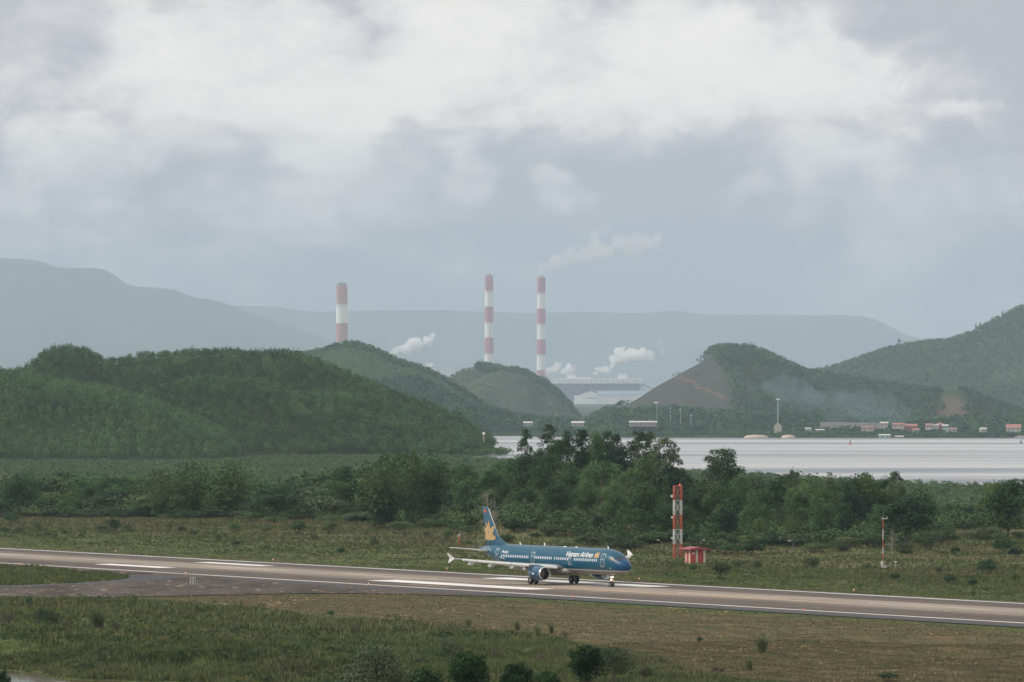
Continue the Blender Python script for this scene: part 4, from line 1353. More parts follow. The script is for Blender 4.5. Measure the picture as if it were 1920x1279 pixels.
m_ = MB(); m_.tube((-1.0, 0, H_ + .3), (-1.0, 0, H_ + .95), .04, .04, 8); m_.build('vent_pipe', M_gal, hut)

# weather mast, anemometer, low rail fence
wx, wy = G(1655.5, 1063)
wz_ = gz(wx, wy)
wm_ = empty('weather_mast', (wx, wy, wz_ - .1), 0, 'slim orange and white banded weather mast with a cross arm on top', 'mast')
zc_ = 0.0
for i, (l_, mt) in enumerate(((1.45, M_wht), (1.25, M_or), (1.15, M_wht), (1.35, M_or), (1.75, M_wht), (1.75, M_or))):
    m_ = MB()
    for q in range(3):
        x_, y_ = .13 * math.cos(q * 2.09), .13 * math.sin(q * 2.09); m_.tube((x_, y_, zc_), (x_, y_, zc_ + l_), .035, .035, 5)
        x2, y2 = .13 * math.cos((q + 1) * 2.09), .13 * math.sin((q + 1) * 2.09)
        for j in range(3): m_.tube((x_, y_, zc_ + l_ * j / 3), (x2, y2, zc_ + l_ * (j + 1) / 3), .02, .02, 4)
    m_.build('mast_section', mt, wm_); zc_ += l_
m_ = MB(); m_.tube((-.15, 0, zc_ + .1), (.75, 0, zc_ + .1), .05, .05, 6); m_.tube((.72, 0, zc_ + .1), (.72, 0, zc_ + .5), .05, .05, 6); m_.tube((-.12, 0, zc_), (-.12, 0, zc_ + .45), .04, .04, 6); m_.build('cross_arm', M_white, wm_)
m_ = MB(); m_.tube((0.15, 0, zc_), (0.15, 0, zc_ + 1.3), .02, .012, 5); m_.build('lightning_rod', M_gal, wm_)
m_ = MB(); m_.box(-.35, -.05, -.3, 0, .3, 1.5); m_.box(.1, .55, -.35, -.05, .1, .75); m_.build('instrument_box', M_white, wm_, bevel=.02)
ax_, ay_ = G(1679.5, 1067)
an = empty('anemometer', (ax_, ay_, gz(ax_, ay_) - .05), 0, 'short white wind gauge with cross arm right of the weather mast', 'wind gauge')
m_ = MB(); m_.tube((0, 0, 0), (0, 0, 1.7), .05, .04, 8); m_.build('post', M_wht, an)
m_ = MB(); m_.tube((-.38, 0, 1.62), (.38, 0, 1.62), .03, .03, 6); m_.lathe([(0, .02), (.05, .12), (.16, .13), (.24, .03)], 'z', 12, (0, 0, 1.5)); m_.build('sensor_arm', M_white, an)
m_ = MB(); m_.box(-.1, .35, -.2, .1, .1, .5); m_.build('instrument_box', M_white, an, bevel=.02)
fx0, fy0 = G(1652, 1066); fx1, fy1 = G(1716, 1071)
fe = empty('rail_fence', (fx0, fy0, gz(fx0, fy0) - .05), math.atan2(fy1 - fy0, fx1 - fx0), 'low dark rail fence in the grass round the weather mast', 'fence')
ln = math.hypot(fx1 - fx0, fy1 - fy0)
m_ = MB()
for z_ in (.62, 1.02): m_.tube((0, 0, z_), (ln * .55, 0, z_), .035, .035, 5); m_.tube((ln * .72, 0, z_), (ln, 0, z_), .035, .035, 5)
m_.build('rail', M_black, fe)
for i in range(9):
    if i in (5, 6): continue
    m_ = MB(); m_.tube((ln * i / 8, 0, 0), (ln * i / 8, 0, 1.08), .05, .05, 6); m_.build('post', M_black, fe)

# runway distance board with two black bars
sx_, sy_ = G(361.5, 1097.6, ZR)
sg = empty('runway_sign', (sx_, sy_, ZR + .006), math.radians(4), 'white board with two black bars standing on the taxiway apron', 'sign')
m_ = MB(); m_.box(-.45, .45, -.06, .06, .14, 1.22); m_.build('board', M_wht, sg, bevel=.015)
m_ = MB()
for x_ in (-.17, .23): m_.box(x_ - .055, x_ + .055, -.075, -.062, .2, 1.12)
m_.build('number_one_bars', M_black, sg)
m_ = MB()
for x_ in (-.3, .3): m_.tube((x_, 0, 0), (x_, 0, .14), .03, .03, 6)
m_.build('leg', M_gal, sg)

# orange post with a white cap
ox, oy = G(861, 1031)
op = empty('marker_post', (ox, oy, gz(ox, oy) - .1), 0, 'thin orange marker post with a white cap in the grass behind the aircraft tail', 'post')
m_ = MB(); m_.tube((0, 0, 0), (0, 0, 2.75), .10, .09, 8); m_.build('pole', M_or, op, smooth=True)
m_ = MB(); m_.box(-.14, .16, -.1, .1, 2.75, 2.98); m_.build('cap', M_white, op, bevel=.02)

# runway edge lights: housing, lamp
def edge_light(u_, v_, label, red=False):
    x_, y_ = UV(u_, v_)
    e_ = empty('runway_light', (x_, y_, max(gz(x_, y_), ZR) - .02), 0, label, 'runway light', 'edge lights of the runway')
    m_ = MB(); m_.lathe([(0, .12), (.03, .12), (.05, .05), (.26, .05), (.28, .08), (.31, .08)], 'z', 12); m_.build('housing', M_or, e_, smooth=True)
    m_ = MB(); m_.lathe([(.30, .06), (.38, .07), (.43, .05), (.44, .01)], 'z', 12); m_.build('lamp', M_amber if not red else M_lampr, e_, smooth=True)


for k, w_ in enumerate(('behind the turf left of the distance board', 'beyond the far touchdown mark', 'under the near wing tip', 'just right of the aircraft nose', 'far right before the bushes')):
    edge_light(35.1 + 60 * k, -6.5, 'small amber light at the far runway edge ' + w_)
for k, w_ in enumerate(('at the turf island by the taxiway', 'beside the white board with black bars', 'in front of the near aiming mark', 'in front of the nose wheel', 'at the right end')):
    edge_light(92.6 + 60 * k, 42.3, 'small red amber light at the near runway edge ' + w_, k in (0, 3, 4))

# bent perimeter lamps at the wood's foot
for i, (qx, qy, d_) in enumerate(((1241, 1019, -1), (1313, 1022, 1), (1487, 1029, -1), (1888, 1049, -1))):
    x_, y_ = G(qx, qy); x_ = (qx - 960) / F * 1105; y_ = 1105
    z_ = gz(x_, y_)
    top = HC + (716 - (qy - 8)) / F * 1105
    e_ = empty('perimeter_lamp', (x_, y_, z_ - .1), 0, 'grey bent arm lamp, ' + ('just left of the lattice mast', 'just right of the red hut', 'between the hut and the weather mast', 'at the far right')[i], 'lamp post', 'bent arm perimeter lamps')
    hh = max(top - z_, 2.2)
    m_ = MB(); m_.tube((0, 0, 0), (0, 0, hh - .5), .05, .04, 6); m_.tube((0, 0, hh - .5), (-d_ * -.5, 0, hh - .08), .035, .03, 6); m_.build('pole', M_gal, e_)
    m_ = MB(); m_.box(min(d_ * .45, d_ * .95), max(d_ * .45, d_ * .95), -.1, .1, hh - .12, hh); m_.build('lamp_head', M_white, e_)

# ------------------------------------------------------------------ power station
M_cr = paint('chimney_red_paint', (0.46, 0.130, 0.180), 0.7, 0.10, 0.06)  # pinkish red: the paling by haze is put into the paint colour
M_cr2 = paint('haze_paled_chimney_red', (0.46, 0.200, 0.180), 0.7, 0.12, 0.06)  # red of the thickest chimney, likewise paled in colour as haze would
M_cw = paint('chimney_white_paint', (0.86, 0.84, 0.79), 0.7, 0.05, 0.06)
M_plant = paint('plant_cladding', (0.85, 0.84, 0.81), 0.7, 0.08, 0.03)
M_steel = paint('plant_steelwork', (0.18, 0.22, 0.27), 0.7, 0.35, 0.12)
M_steel2 = paint('plant_steel_pale', (0.36, 0.38, 0.41), 0.7, 0.15, 0.1)
M_droof = paint('hall_blue_roof', (0.19, 0.28, 0.38), 0.6, 0.08, 0.05)
M_win = paint('plant_window', (0.10, 0.12, 0.15), 0.4, 0.1, 0.2)


def chimney(px_, Y, wtop, wbot, bands, ytop, base_z, label, mred, flue):
    X = (px_ - 960) / F * Y
    zof = lambda py_: float(P(px_, py_, Y)[2])
    r_ = lambda py_: np.interp(py_, [ytop, ytop + 200], [wtop, wbot]) / 2 / F * Y
    e_ = empty('chimney', (X, Y, base_z), 0, label, 'chimney', 'red and white banded power station chimneys')
    ys2 = bands + [None]
    for i in range(len(bands)):
        p0 = bands[i]; p1 = bands[i + 1] if i + 1 < len(bands) else None
        za = zof(p0) - base_z; zb_ = (zof(p1) - base_z) if p1 else 0.0
        if za <= 0: break
        m_ = MB(); m_.lathe([(zb_, r_(p1 if p1 else 760)), (za, r_(p0))], 'z', 40)
        if i == 0:
            m_.lathe([(za, r_(p0)), (za + .3, r_(p0) * .9), (za + .3, .1)], 'z', 40)
        m_.build('painted_band', mred if i % 2 == 0 else M_cw, e_, smooth=True)
    za = zof(bands[0]) - base_z; R_ = r_(bands[0])
    for j in range(flue[0]):
        ang = j * 2 * math.pi / flue[0] + .4
        m_ = MB(); m_.lathe([(za, R_ * flue[1]), (za + flue[2], R_ * flue[1]), (za + flue[2], R_ * flue[1] * .85), (za - .5, R_ * flue[1] * .85)], 'z', 16, (R_ * .42 * math.cos(ang), R_ * .42 * math.sin(ang), 0)); m_.build('flue', flue[3], e_, smooth=True)
    for p0 in bands[1::2]:
        m_ = MB(); z_ = zof(p0) - base_z - 1.2; m_.lathe([(z_, r_(p0)), (z_, r_(p0) + 1.1), (z_ + .25, r_(p0) + 1.1), (z_ + .25, r_(p0))], 'z', 32); m_.build('gallery', M_steel2, e_)
    m_ = MB(); m_.tube((-R_ * .55, -R_ * .95, za - 25), (-R_ * .55, -R_ * .95, za - 2), .35, .35, 6); m_.build('ladder', M_steel2, e_)
    return e_


chimney(1015, 9500, 15.2, 17.2, [520.5, 549, 578.7, 607.5, 636.5, 665.3, 694, 723], 520, -2, 'red and white banded chimney beside the power house, steam trailing off its top', M_cr, (3, .24, 4.0, M_steel2))
chimney(917, 9700, 15.2, 17.2, [517, 545.5, 575, 604.5, 633.5, 663, 692, 721], 517, -2, 'red and white banded chimney standing between the other two, above the terraced hill', M_cr, (3, .24, 4.0, M_steel2))
chimney(641, 9000, 21.0, 23.4, [535.5, 570.5, 606, 641, 676, 711], 535, -2, 'thickest of the chimneys, faded red bands and dark flues, leftmost of the three', M_cr2, (2, .46, 4.4, M_steel))

# main power house
YP = 9300
def pxz(px_, py_, Y=None):
    q = P(px_, py_, Y or YP); return q[0], q[2]
K = YP / F
x0, zb_ = pxz(1031, 760); x1, zt_ = pxz(1206, 706)
ph = empty('power_house', ((x0 + x1) / 2, YP, -4.5), 0, 'long steel framed power station building with a white top storey behind the gabled hall', 'power station')
ox_, oz_ = (x0 + x1) / 2, -4.5
def pbox(mb_, a, b_, top, bot, y0=0, y1=30, mi=0):
    xa, zt2 = pxz(a, top); xb, zb2 = pxz(b_, bot)
    mb_.box(xa - ox_, xb - ox_, y0, y1, max(zb2 - oz_, 0), zt2 - oz_, mi)
m_ = MB(); pbox(m_, 1034, 1200, 719.5, 765, 4, 34); m_.build('steel_frame_body', M_steel, ph)
m_ = MB()
for q in np.arange(1034, 1203, 7.0): pbox(m_, q, q + .9, 719.6, 765, 0, 3.9)
for q in (726, 733, 741, 750): pbox(m_, 1033.5, 1202, q, q + .9, .8, 3.8)
pbox(m_, 1033, 1203, 719.0, 720.8, -2, 3.9)
m_.build('columns', M_steel2, ph)
m_ = MB(); pbox(m_, 1030.5, 1203.5, 709.5, 718.8, -2, 36); pbox(m_, 1079, 1108, 707.8, 709.6, 3, 30); pbox(m_, 1176, 1202, 709.0, 709.8, 3, 30); m_.build('upper_storey', M_plant, ph)
m_ = MB()
for q in np.arange(1040, 1200, 8.5): pbox(m_, q, q + 1.0, 713, 716.5, -2.3, -1.9)
m_.build('window_row', M_win, ph)
for a_, b_ in ((1064, 1080), (1160, 1176)):
    m_ = MB(); pbox(m_, a_, b_, 700.5, 709.4, 2, 26); m_.build('roof_tower', M_plant, ph)
m_ = MB(); q0 = pxz(1203, 720); q1 = pxz(1228, 730)
m_.tube((q0[0] - ox_, 6, q0[1] - oz_), (q1[0] - ox_, 30, q1[1] - oz_), 1.3, 1.3, 6)
q0 = pxz(1201, 722); q1 = pxz(1212, 738); m_.tube((q0[0] - ox_, 4, q0[1] - oz_), (q1[0] - ox_, 20, q1[1] - oz_), .9, .9, 6)
m_.build('conveyor_gallery', M_steel2, ph)
for i, a_ in enumerate((1045, 1052, 1120, 1128, 1138, 1150)):
    m_ = MB(); q = pxz(a_, 709.5); m_.tube((q[0] - ox_, 12, q[1] - oz_), (q[0] - ox_, 12, q[1] - oz_ + 3.2), .7, .6, 10); m_.build('roof_vent', M_steel2, ph)
# gabled hall in front
YP = 9150
x0, _ = pxz(1077, 760, YP); x1, _ = pxz(1210, 760, YP)
gh = empty('turbine_hall', (x0, YP, -4.5), 0, 'white gabled hall with blue roof in front of the power station building', 'hall')
ox_ = x0; oz_ = -4.5
def q2(a, b_): 
    q = P(a, b_, YP); return q[0] - ox_, q[2] - oz_
m_ = MB()
ga = [q2(1088, 765), q2(1088, 740.5), q2(1098, 736.5), q2(1107, 733.8), q2(1118, 737.5), q2(1120, 738.8), q2(1120, 765)]
m_.loft([[(x_, y_, z_) for x_, z_ in ga] for y_ in (-14, 10)])
xa, za = q2(1076.5, 741.5); xb, zb2 = q2(1088, 765); m_.box(xa, xb, -10, 10, 0, za)
xa, za = q2(1120, 739.5); xb, zb2 = q2(1212, 765); m_.box(xa, xb, -6, 18, 0, za)
m_.build('wall', M_plant, gh)
m_ = MB(); xa, za = q2(1120, 739.3); xb, zb2 = q2(1212, 733.5)
m_.loft([[(x_, -7, za + .1), (x_, 6, zb2), (x_, 18.5, za + .1)] for x_ in (xa, xb)]); m_.build('roof', M_droof, gh)
m_ = MB()
for q in np.arange(1127, 1192, 6.5): xa, za = q2(q, 744.0); xb, zb2 = q2(q + 2.8, 745.0); m_.box(xa, xb, -6.3, -5.9, zb2, za)
xa, za = q2(1098, 746); xb, zb2 = q2(1118, 747.0); m_.box(xa, xb, -14.3, -13.9, zb2, za)
m_.build('window_row', M_win, gh)
m_ = MB()
for q in np.arange(1108, 1200, 6.3): xa, za = q2(q, 731.4); xb, zb2 = q2(q + 2.6, 732.6); m_.box(xa, xb, 22, 24, zb2, za)
m_.build('roof_ventilator', M_plant, gh)
m_ = MB(); xa, za = q2(1099, 748); xb, zb2 = q2(1117, 765); m_.box(xa, xb, -14.35, -14.02, 0, za); m_.build('hall_door', M_plant, gh)
# long pale works building further left and a low shed
YP = 9900
xa, za = pxz(775, 684, YP); xb, zb2 = pxz(861, 705, YP)
wk = empty('works_building', ((xa + xb) / 2, YP, -2), 0, 'pale long works building seen over the saddle between the two green hills', 'factory')
cx_ = (xa + xb) / 2
m_ = MB(); m_.box(xa - cx_, xb - cx_, 0, 40, 0, float(P(0, 686.5, YP)[2]) + 2); m_.box(pxz(799, 0, YP)[0] - cx_, pxz(812, 0, YP)[0] - cx_, 4, 30, 10, float(P(0, 680.5, YP)[2]) + 2)
m_.build('wall', M_plant, wk)
m_ = MB()
for q in np.arange(780, 860, 5.5): m_.box(pxz(q, 0, YP)[0] - cx_, pxz(q + .5, 0, YP)[0] - cx_, -.4, -.05, 0, float(P(0, 688, YP)[2]) + 2)
m_.box(xa - cx_, xb - cx_, -.5, -.1, float(P(0, 688.6, YP)[2]) + 2, float(P(0, 687.6, YP)[2]) + 2)
m_.build('cladding_ribs', M_steel2, wk)

# ------------------------------------------------------------------ steam
def volmat(name, dens, col=(0.97, 0.97, 0.97), an=0.2):
    m = bpy.data.materials.new(name); m.use_nodes = True
    t_ = NT(m.node_tree)
    t_.n.remove(t_.n['Principled BSDF'])
    pv = t_.new('ShaderNodeVolumePrincipled')
    pv.inputs['Color'].default_value = (*col, 1); pv.inputs['Density'].default_value = dens; pv.inputs['Anisotropy'].default_value = an
    t_.l.new(pv.outputs[0], t_.n['Material Output'].inputs['Volume'])
    return m


V_steam = volmat('steam_volume', 0.20, (1.0, 1.0, 1.0), 0.3)
V_thin = volmat('thin_steam_volume', 0.034, (1.0, 1.0, 1.0), 0.3)
V_smoke = volmat('blue_smoke_volume', 0.0055, (0.62, 0.82, 1.0))


def plume(name, path, mat, label, Y, seed, voxel=2.0, cat='steam plume', n=46, dep=1.0, squash=1.0):
    """path: (px, py, radius px). Overlapping puffs along it, merged into one lumpy body."""
    r = np.random.default_rng(seed)
    pts_ = np.array(path, float); s_ = np.linspace(0, 1, len(pts_))
    m_ = MB(); k = Y / F
    n = int(n * 1.7)
    for i in range(n):
        u_ = r.random() if i > 5 else i / 5
        px_, py_, rr = [np.interp(u_, s_, pts_[:, j]) for j in range(3)]
        c0 = P(px_, py_, Y)
        off = r.normal(size=3) * rr * k * .56
        off[1] *= dep
        R_ = rr * k * (.22 + .62 * r.random() ** 1.6)
        bm = bmesh.new(); bmesh.ops.create_icosphere(bm, subdivisions=2, radius=R_)
        vs = [(v_.co.x + c0[0] + off[0], v_.co.y * dep + c0[1] + off[1], v_.co.z * squash + c0[2] + off[2]) for v_ in bm.verts]
        m_.add(vs, [[v_.index for v_ in f_.verts] for f_ in bm.faces]); bm.free()
    o = m_.build(name, mat, fix=False)
    md = o.modifiers.new('merge', 'REMESH'); md.mode = 'VOXEL'; md.voxel_size = voxel * .75
    o.data.polygons.foreach_set('use_smooth', [True] * len(o.data.polygons)); md.use_smooth_shade = True
    return tag(o, label, cat, 'steam and smoke over the works')


plume('steam_plume', [(1014.5, 514, 4), (1017, 504, 6), (1025, 496, 9), (1045, 488, 13), (1075, 480, 15), (1110, 470, 17), (1150, 462, 19), (1195, 456, 18), (1240, 452, 13)], V_thin, 'thin white steam drifting right from the top of the chimney beside the power house', 9500, 3, 3.2, n=95)
plume('steam_plume', [(716, 667, 1.5), (735, 661, 6.5), (760, 655, 9), (777, 645, 11), (786, 650, 8)], V_steam, 'dense white steam rising slantwise behind the wooded ridge', 10050, 4, n=50)
plume('steam_plume', [(795, 646, 4), (802, 638, 9), (809, 630, 7)], V_steam, 'small white puff drifting right of the larger slanting steam', 10050, 5, n=18)
plume('steam_plume', [(819, 655, 2.5), (828, 648, 2.5), (836, 645, 2)], V_thin, 'faint last wisp of steam at the right of the puffs', 10050, 55, n=14)
plume('steam_plume', [(1015, 702, 1.5), (1028, 696, 5.5), (1042, 692, 7), (1050, 684, 5)], V_steam, 'low white steam blowing right from the foot of the chimney', 9450, 6, n=32)
plume('steam_plume', [(1048, 702, 2), (1060, 695, 7), (1070, 689, 8), (1074, 697, 6)], V_steam, 'white steam over the left end of the power house roof', 9370, 7, n=30)
plume('steam_plume', [(1112, 702, 2.5), (1124, 696, 7), (1134, 692, 6), (1138, 700, 5)], V_steam, 'short white steam over the middle of the power house roof', 9370, 8, n=28)
plume('steam_plume', [(1143, 703, 2), (1144, 692, 4), (1150, 678, 8), (1162, 666, 11), (1178, 663, 12), (1195, 669, 11), (1212, 671, 10), (1224, 664, 6.5)], V_steam, 'largest steam cloud, curling up and right from the power house roof', 9370, 9, n=70)
plume('steam_plume', [(1236, 632, 4), (1239, 645, 5), (1244, 655, 6), (1246, 664, 5)], V_thin, 'ragged pale wisp hanging in the air above and right of the largest steam cloud', 9370, 10, n=26)
plume('smoke_haze', [(1440, 725, 22), (1510, 742, 28), (1570, 752, 30), (1630, 764, 28), (1675, 776, 20), (1705, 786, 12)], V_smoke, 'thin blue smoke hanging before the hills over the village', 4330, 12, 3.0, cat='smoke', n=110, squash=.75)

# ------------------------------------------------------------------ village and shore on the far side of the bay
M_tile = paint('red_roof_tiles', (0.34, 0.15, 0.125), 0.7, 0.18, 0.5)
M_tile2 = paint('pale_sheet_roof', (0.50, 0.49, 0.47), 0.6, 0.10, 0.5)
M_ochre = paint('cream_plaster', (0.50, 0.44, 0.36), 0.8, 0.12, 0.4)
M_plas = paint('white_plaster', (0.56, 0.54, 0.50), 0.8, 0.10, 0.4)
M_sand = paint('sand', (0.44, 0.36, 0.28), 0.9, 0.12, 0.1)
M_green = paint('green_plaster', (0.40, 0.58, 0.50), 0.8, 0.10, 0.4)


def house(name, cxp, yt, yb, wp, dp, Y, wall, roof, label, cat='house', rot=0.0, rh=.42, group='houses of the village across the bay', low=2.0):
    X = (cxp - 960) / F * Y
    zt = float(P(cxp, yt, Y)[2]); zb = float(P(cxp, yb, Y)[2]); w = wp / F * Y
    e_ = empty(name, (X, Y, zb - low), rot, label, cat, group)
    H = zt - zb + low; hw_ = H - (zt - zb) * rh
    m_ = MB(); m_.box(-w / 2, w / 2, 0, dp, 0, hw_); wl = m_.build('wall', wall, e_)
    m_ = MB(); m_.loft([[(x_, -.5, hw_ - .1), (x_, dp / 2, H), (x_, dp + .5, hw_ - .1)] for x_ in (-w / 2 - .5, w / 2 + .5)]); m_.build('roof', roof, e_)
    if hw_ > 2.5:
        m_ = MB()
        k_ = max(2, int(w / 3))
        for i in range(k_):
            x_ = -w / 2 + w * (i + .5) / k_; m_.box(x_ - .45, x_ + .45, -.06, -.01, hw_ - 1.9, hw_ - .8)
        m_.build('window', M_win, e_)
    return e_


VY = 4215
for a in ((1684, 793, 799, 22, M_ochre, M_tile, 'cream walled house with faded red roof, first of the village row from the left'),
          (1692, 797, 803, 9, M_ochre, M_tile2, 'small cream house below the first of the village row'),
          (1708, 795, 803.5, 22, M_tile, M_tile, 'broad all red house in the middle of the village row'),
          (1718, 803, 808.5, 10, M_plas, M_tile, 'little red roofed house below the broad all red one'),
          (1742, 794, 801, 11, M_plas, M_tile, 'narrow red house with a white front right of the broad one'),
          (1752, 796, 799, 12, M_plas, M_tile2, 'pale low house between two narrow red houses'),
          (1764, 793, 800, 8, M_tile, M_tile, 'tall narrow red house beside the pale green one'),
          (1772, 796, 801, 10, M_green, M_tile2, 'pale green house at the end of the narrow red ones'),
          (1786, 802, 807, 16, M_plas, M_tile, 'low red roofed house, rightmost of the village row'),
          (1658, 791, 796, 14, M_ochre, M_tile2, 'cream shed at the right end of the long pale wall'),
          (1514, 802, 806, 9, M_plas, M_tile2, 'tiny white house among trees right of the tall white mast'),
          (1537, 804.5, 808, 15, M_ochre, M_tile2, 'small cream shed below the left end of the long pale wall'),
          (1626, 799, 804, 22, M_ochre, M_tile, 'faded red roofed house below the long pale wall'),
          (1845, 802, 807, 10, M_plas, M_tile2, 'tiny pale house between the village row and the large red roof')):
    house('village_house', a[0], a[1], a[2], a[3], 7.0, VY + random.uniform(0, 25), a[4], a[5], a[6], rot=random.uniform(-.2, .2))
house('village_house', 1900, 795.5, 806, 26, 10, VY, M_plas, M_tile, 'large house with a wide red roof near the right edge', rot=-.1, rh=.6)
house('pier_house', 1659, 814, 820.5, 20, 6, 4150, M_green, M_tile2, 'pale green boat house standing at the water edge below the village', 'boat house', rh=.3)
house('pier_house', 1687, 817, 820.5, 14, 5, 4150, M_ochre, M_tile2, 'low cream hut at the water edge right of the pale green boat house', 'hut', rh=.4)
house('shed', 1206, 789.5, 794.5, 50, 12, 4240, M_conc, M_tile2, 'long open shed with a white roof below the burnt hill', 'shed', group=None, rh=.45)
house('shed', 1083.5, 790, 794.5, 22, 10, 4260, M_conc, M_tile2, 'short white roofed shed above the tall trees, left of the long one', 'shed', group=None, rh=.6)
house('shed', 990, 790.5, 794, 16, 8, 4300, M_conc, M_tile2, 'faint white roofed shed leftmost on the far shore', 'shed', group=None, rh=.6)
# long pale wall (a raised road) above the village
x0, _, z0_ = P(1538, 791, 4290); x1, _, z1_ = P(1664, 793.5, 4270)
m_ = MB(); m_.loft([[(x_, 4285, z_ - 4.5), (x_, 4290, z_ - 4.5), (x_, 4290, z_), (x_, 4285, z_)] for x_, z_ in ((x0, z0_), (x1, z1_))])
tag(m_.build('retaining_wall', M_conc), 'long low pale wall of a raised road running along the foot of the hill', 'wall')
# sand banks
for cxp, w_, yt_ in ((1418, 46, 815.5), (1478, 26, 816.5)):
    X = (cxp - 960) / F * 4150; w = w_ / F * 4150
    m_ = MB(); m_.loft([[(X + math.cos(q) * w / 2 * k_, 4150 + math.sin(q) * 9 * k_, ZW + .2 + h_) for q in [2 * math.pi * i / 24 for i in range(24)]] for k_, h_ in ((1.05, -.6), (.95, .9), (.75, 1.7), (.4, 2.0), (.02, 2.1))])
    tag(m_.build('beach_sand', M_sand, smooth=True), kind='structure')
# tall white mast with its small house
e_ = empty('radio_mast', (*P(1458.5, 800, 4230)[:2], -6.5), 0, 'tall slim white mast rising from a cream block on the far shore', 'mast')
zt = float(P(1458, 750, 4230)[2]) + 6.5
m_ = MB(); m_.tube((0, 0, 0), (0, 0, zt), .22, .15, 8); m_.build('pole', M_white, e_)
m_ = MB(); m_.box(-1.1, 1.1, -.5, .5, zt, zt + 1.0); m_.box(-1.6, 1.6, -.3, .3, zt + .4, zt + .7); m_.build('antenna_head', M_white, e_)
m_ = MB(); m_.box(-2.6, 2.6, -2, 2, 0, float(P(0, 797, 4230)[2]) + 6.5); m_.box(-1.4, 1.4, -1.5, 1.5, 3, float(P(0, 794, 4230)[2]) + 6.5); m_.build('base_block', M_ochre, e_)
for qx, qt, qb in ((1232, 756, 788), (1257, 766, 786), (1276, 768, 793), (1296, 780, 797)):
    a_ = P(qx, qb, 4260); zt = float(P(qx, qt, 4260)[2])
    e_ = empty('street_lamp', (a_[0], 4260, a_[2] - 1), 0, 'thin grey lamp post on the far shore, ' + {1232: 'with a bright white head, tallest of four', 1257: 'second of four from the left', 1276: 'third of four from the left', 1296: 'last and shortest of four'}[qx], 'lamp post', 'lamp posts along the far shore')
    m_ = MB(); m_.tube((0, 0, 0), (0, 0, zt - a_[2] + 1), .22, .14, 6); m_.build('pole', M_steel2, e_)
    m_ = MB(); w_ = 1.6 if qx == 1232 else .5; m_.box(-w_ * 1.5, w_ * .5, -.3, .3, zt - a_[2] + .9, zt - a_[2] + 1.5 + (w_ > 1) * .5); m_.build('lamp_head', M_white, e_)
# white light beacon on the headland
a_ = P(907, 822, 3290)
e_ = empty('navigation_beacon', (a_[0], 3290, -6.5), 0, 'small white beacon on the tip of the wooded headland', 'beacon')
z1_ = float(P(907, 815, 3290)[2]) + 6.5; z2_ = float(P(907, 810, 3290)[2]) + 6.5
m_ = MB(); m_.tube((0, 0, 0), (0, 0, z1_), .28, .22, 8); m_.build('pole', M_wht, e_)
m_ = MB(); m_.lathe([(z1_, .1), (z1_ + .1, .8), (z2_ - .4, .7), (z2_, .1)], 'z', 12); m_.build('lantern', M_white, e_)
# buoys
for qx, yt_, yb_, lab in ((1594, 824, 833.5, 'small dark topped buoy in the middle of the bay'), (1914, 824, 831, 'small dark buoy near the right edge of the bay')):
    Y_ = (HC - ZW) * F / (yb_ - 716); X_ = (qx - 960) / F * Y_
    e_ = empty('buoy', (X_, Y_, ZW), 0, lab, 'buoy')
    h_ = (yb_ - yt_) / F * Y_
    m_ = MB(); m_.lathe([(-.3, .3), (-.2, 1.0), (.5, 1.0), (.7, .5)], 'z', 14); m_.build('float', M_red if qx < 1600 else M_black, e_, smooth=True)
    m_ = MB(); m_.tube((0, 0, .5), (0, 0, h_), .3, .16, 8); m_.lathe([(h_ - 1, .1), (h_ - .7, .4), (h_, .1)], 'z', 10); m_.build('topmark', M_black, e_)
# moored boat at the right edge
a_ = P(1917, 819, 4120)
e_ = empty('moored_boat', (a_[0], 4120, ZW), .1, 'low grey boat with a pale roof moored by the shore at the right edge', 'boat')
m_ = MB(); m_.loft([[(x_, -w_, .1), (x_, w_, .1), (x_, w_ * 1.2, h_), (x_, -w_ * 1.2, h_)] for x_, w_, h_ in ((-5, .7, 1.3), (-3, 1.3, 1.0), (3, 1.3, 1.0), (5.5, .3, 1.8))]); m_.build('hull', M_steel2, e_)
m_ = MB(); m_.box(-3.2, 2.4, -1.1, 1.1, 1.0, 1.9); m_.build('cabin', M_plas, e_)
m_ = MB(); m_.box(-3.6, 2.8, -1.3, 1.3, 1.9, 2.15); m_.build('roof', M_tile, e_)

# ------------------------------------------------------------------ trees
L_wood = leafmat('wood_leaves', (0.008, 0.030, 0.012), (0.052, 0.100, 0.034), warm=(0.080, 0.115, 0.034), nscale=0.22)
L_dark = leafmat('dark_tree_leaves', (0.006, 0.022, 0.012), (0.034, 0.068, 0.030), nscale=0.3)
L_bamb = leafmat('bamboo_leaves', (0.010, 0.034, 0.012), (0.056, 0.096, 0.030), warm=(0.078, 0.106, 0.036), nscale=0.25)
L_euc = leafmat('eucalyptus_leaves', (0.024, 0.044, 0.020), (0.072, 0.100, 0.044), nscale=0.35)
L_bush = leafmat('bush_leaves', (0.018, 0.044, 0.016), (0.074, 0.108, 0.040), warm=(0.100, 0.108, 0.050), nscale=0.4)
L_grey = leafmat('grey_green_leaves', (0.016, 0.032, 0.014), (0.062, 0.080, 0.040), nscale=0.9, trans=.12)
L_vivid = leafmat('fresh_green_leaves', (0.004, 0.018, 0.004), (0.028, 0.066, 0.013), nscale=0.9, trans=.12)
L_dry = leafmat('dry_grey_leaves', (0.070, 0.062, 0.048), (0.120, 0.102, 0.076), nscale=0.6)
M_bark = paint('bark', (0.085, 0.070, 0.055), 0.9, 0.25, 2.0)
M_pbark = paint('pale_bark', (0.30, 0.28, 0.23), 0.85, 0.2, 1.0)

MESH = {}


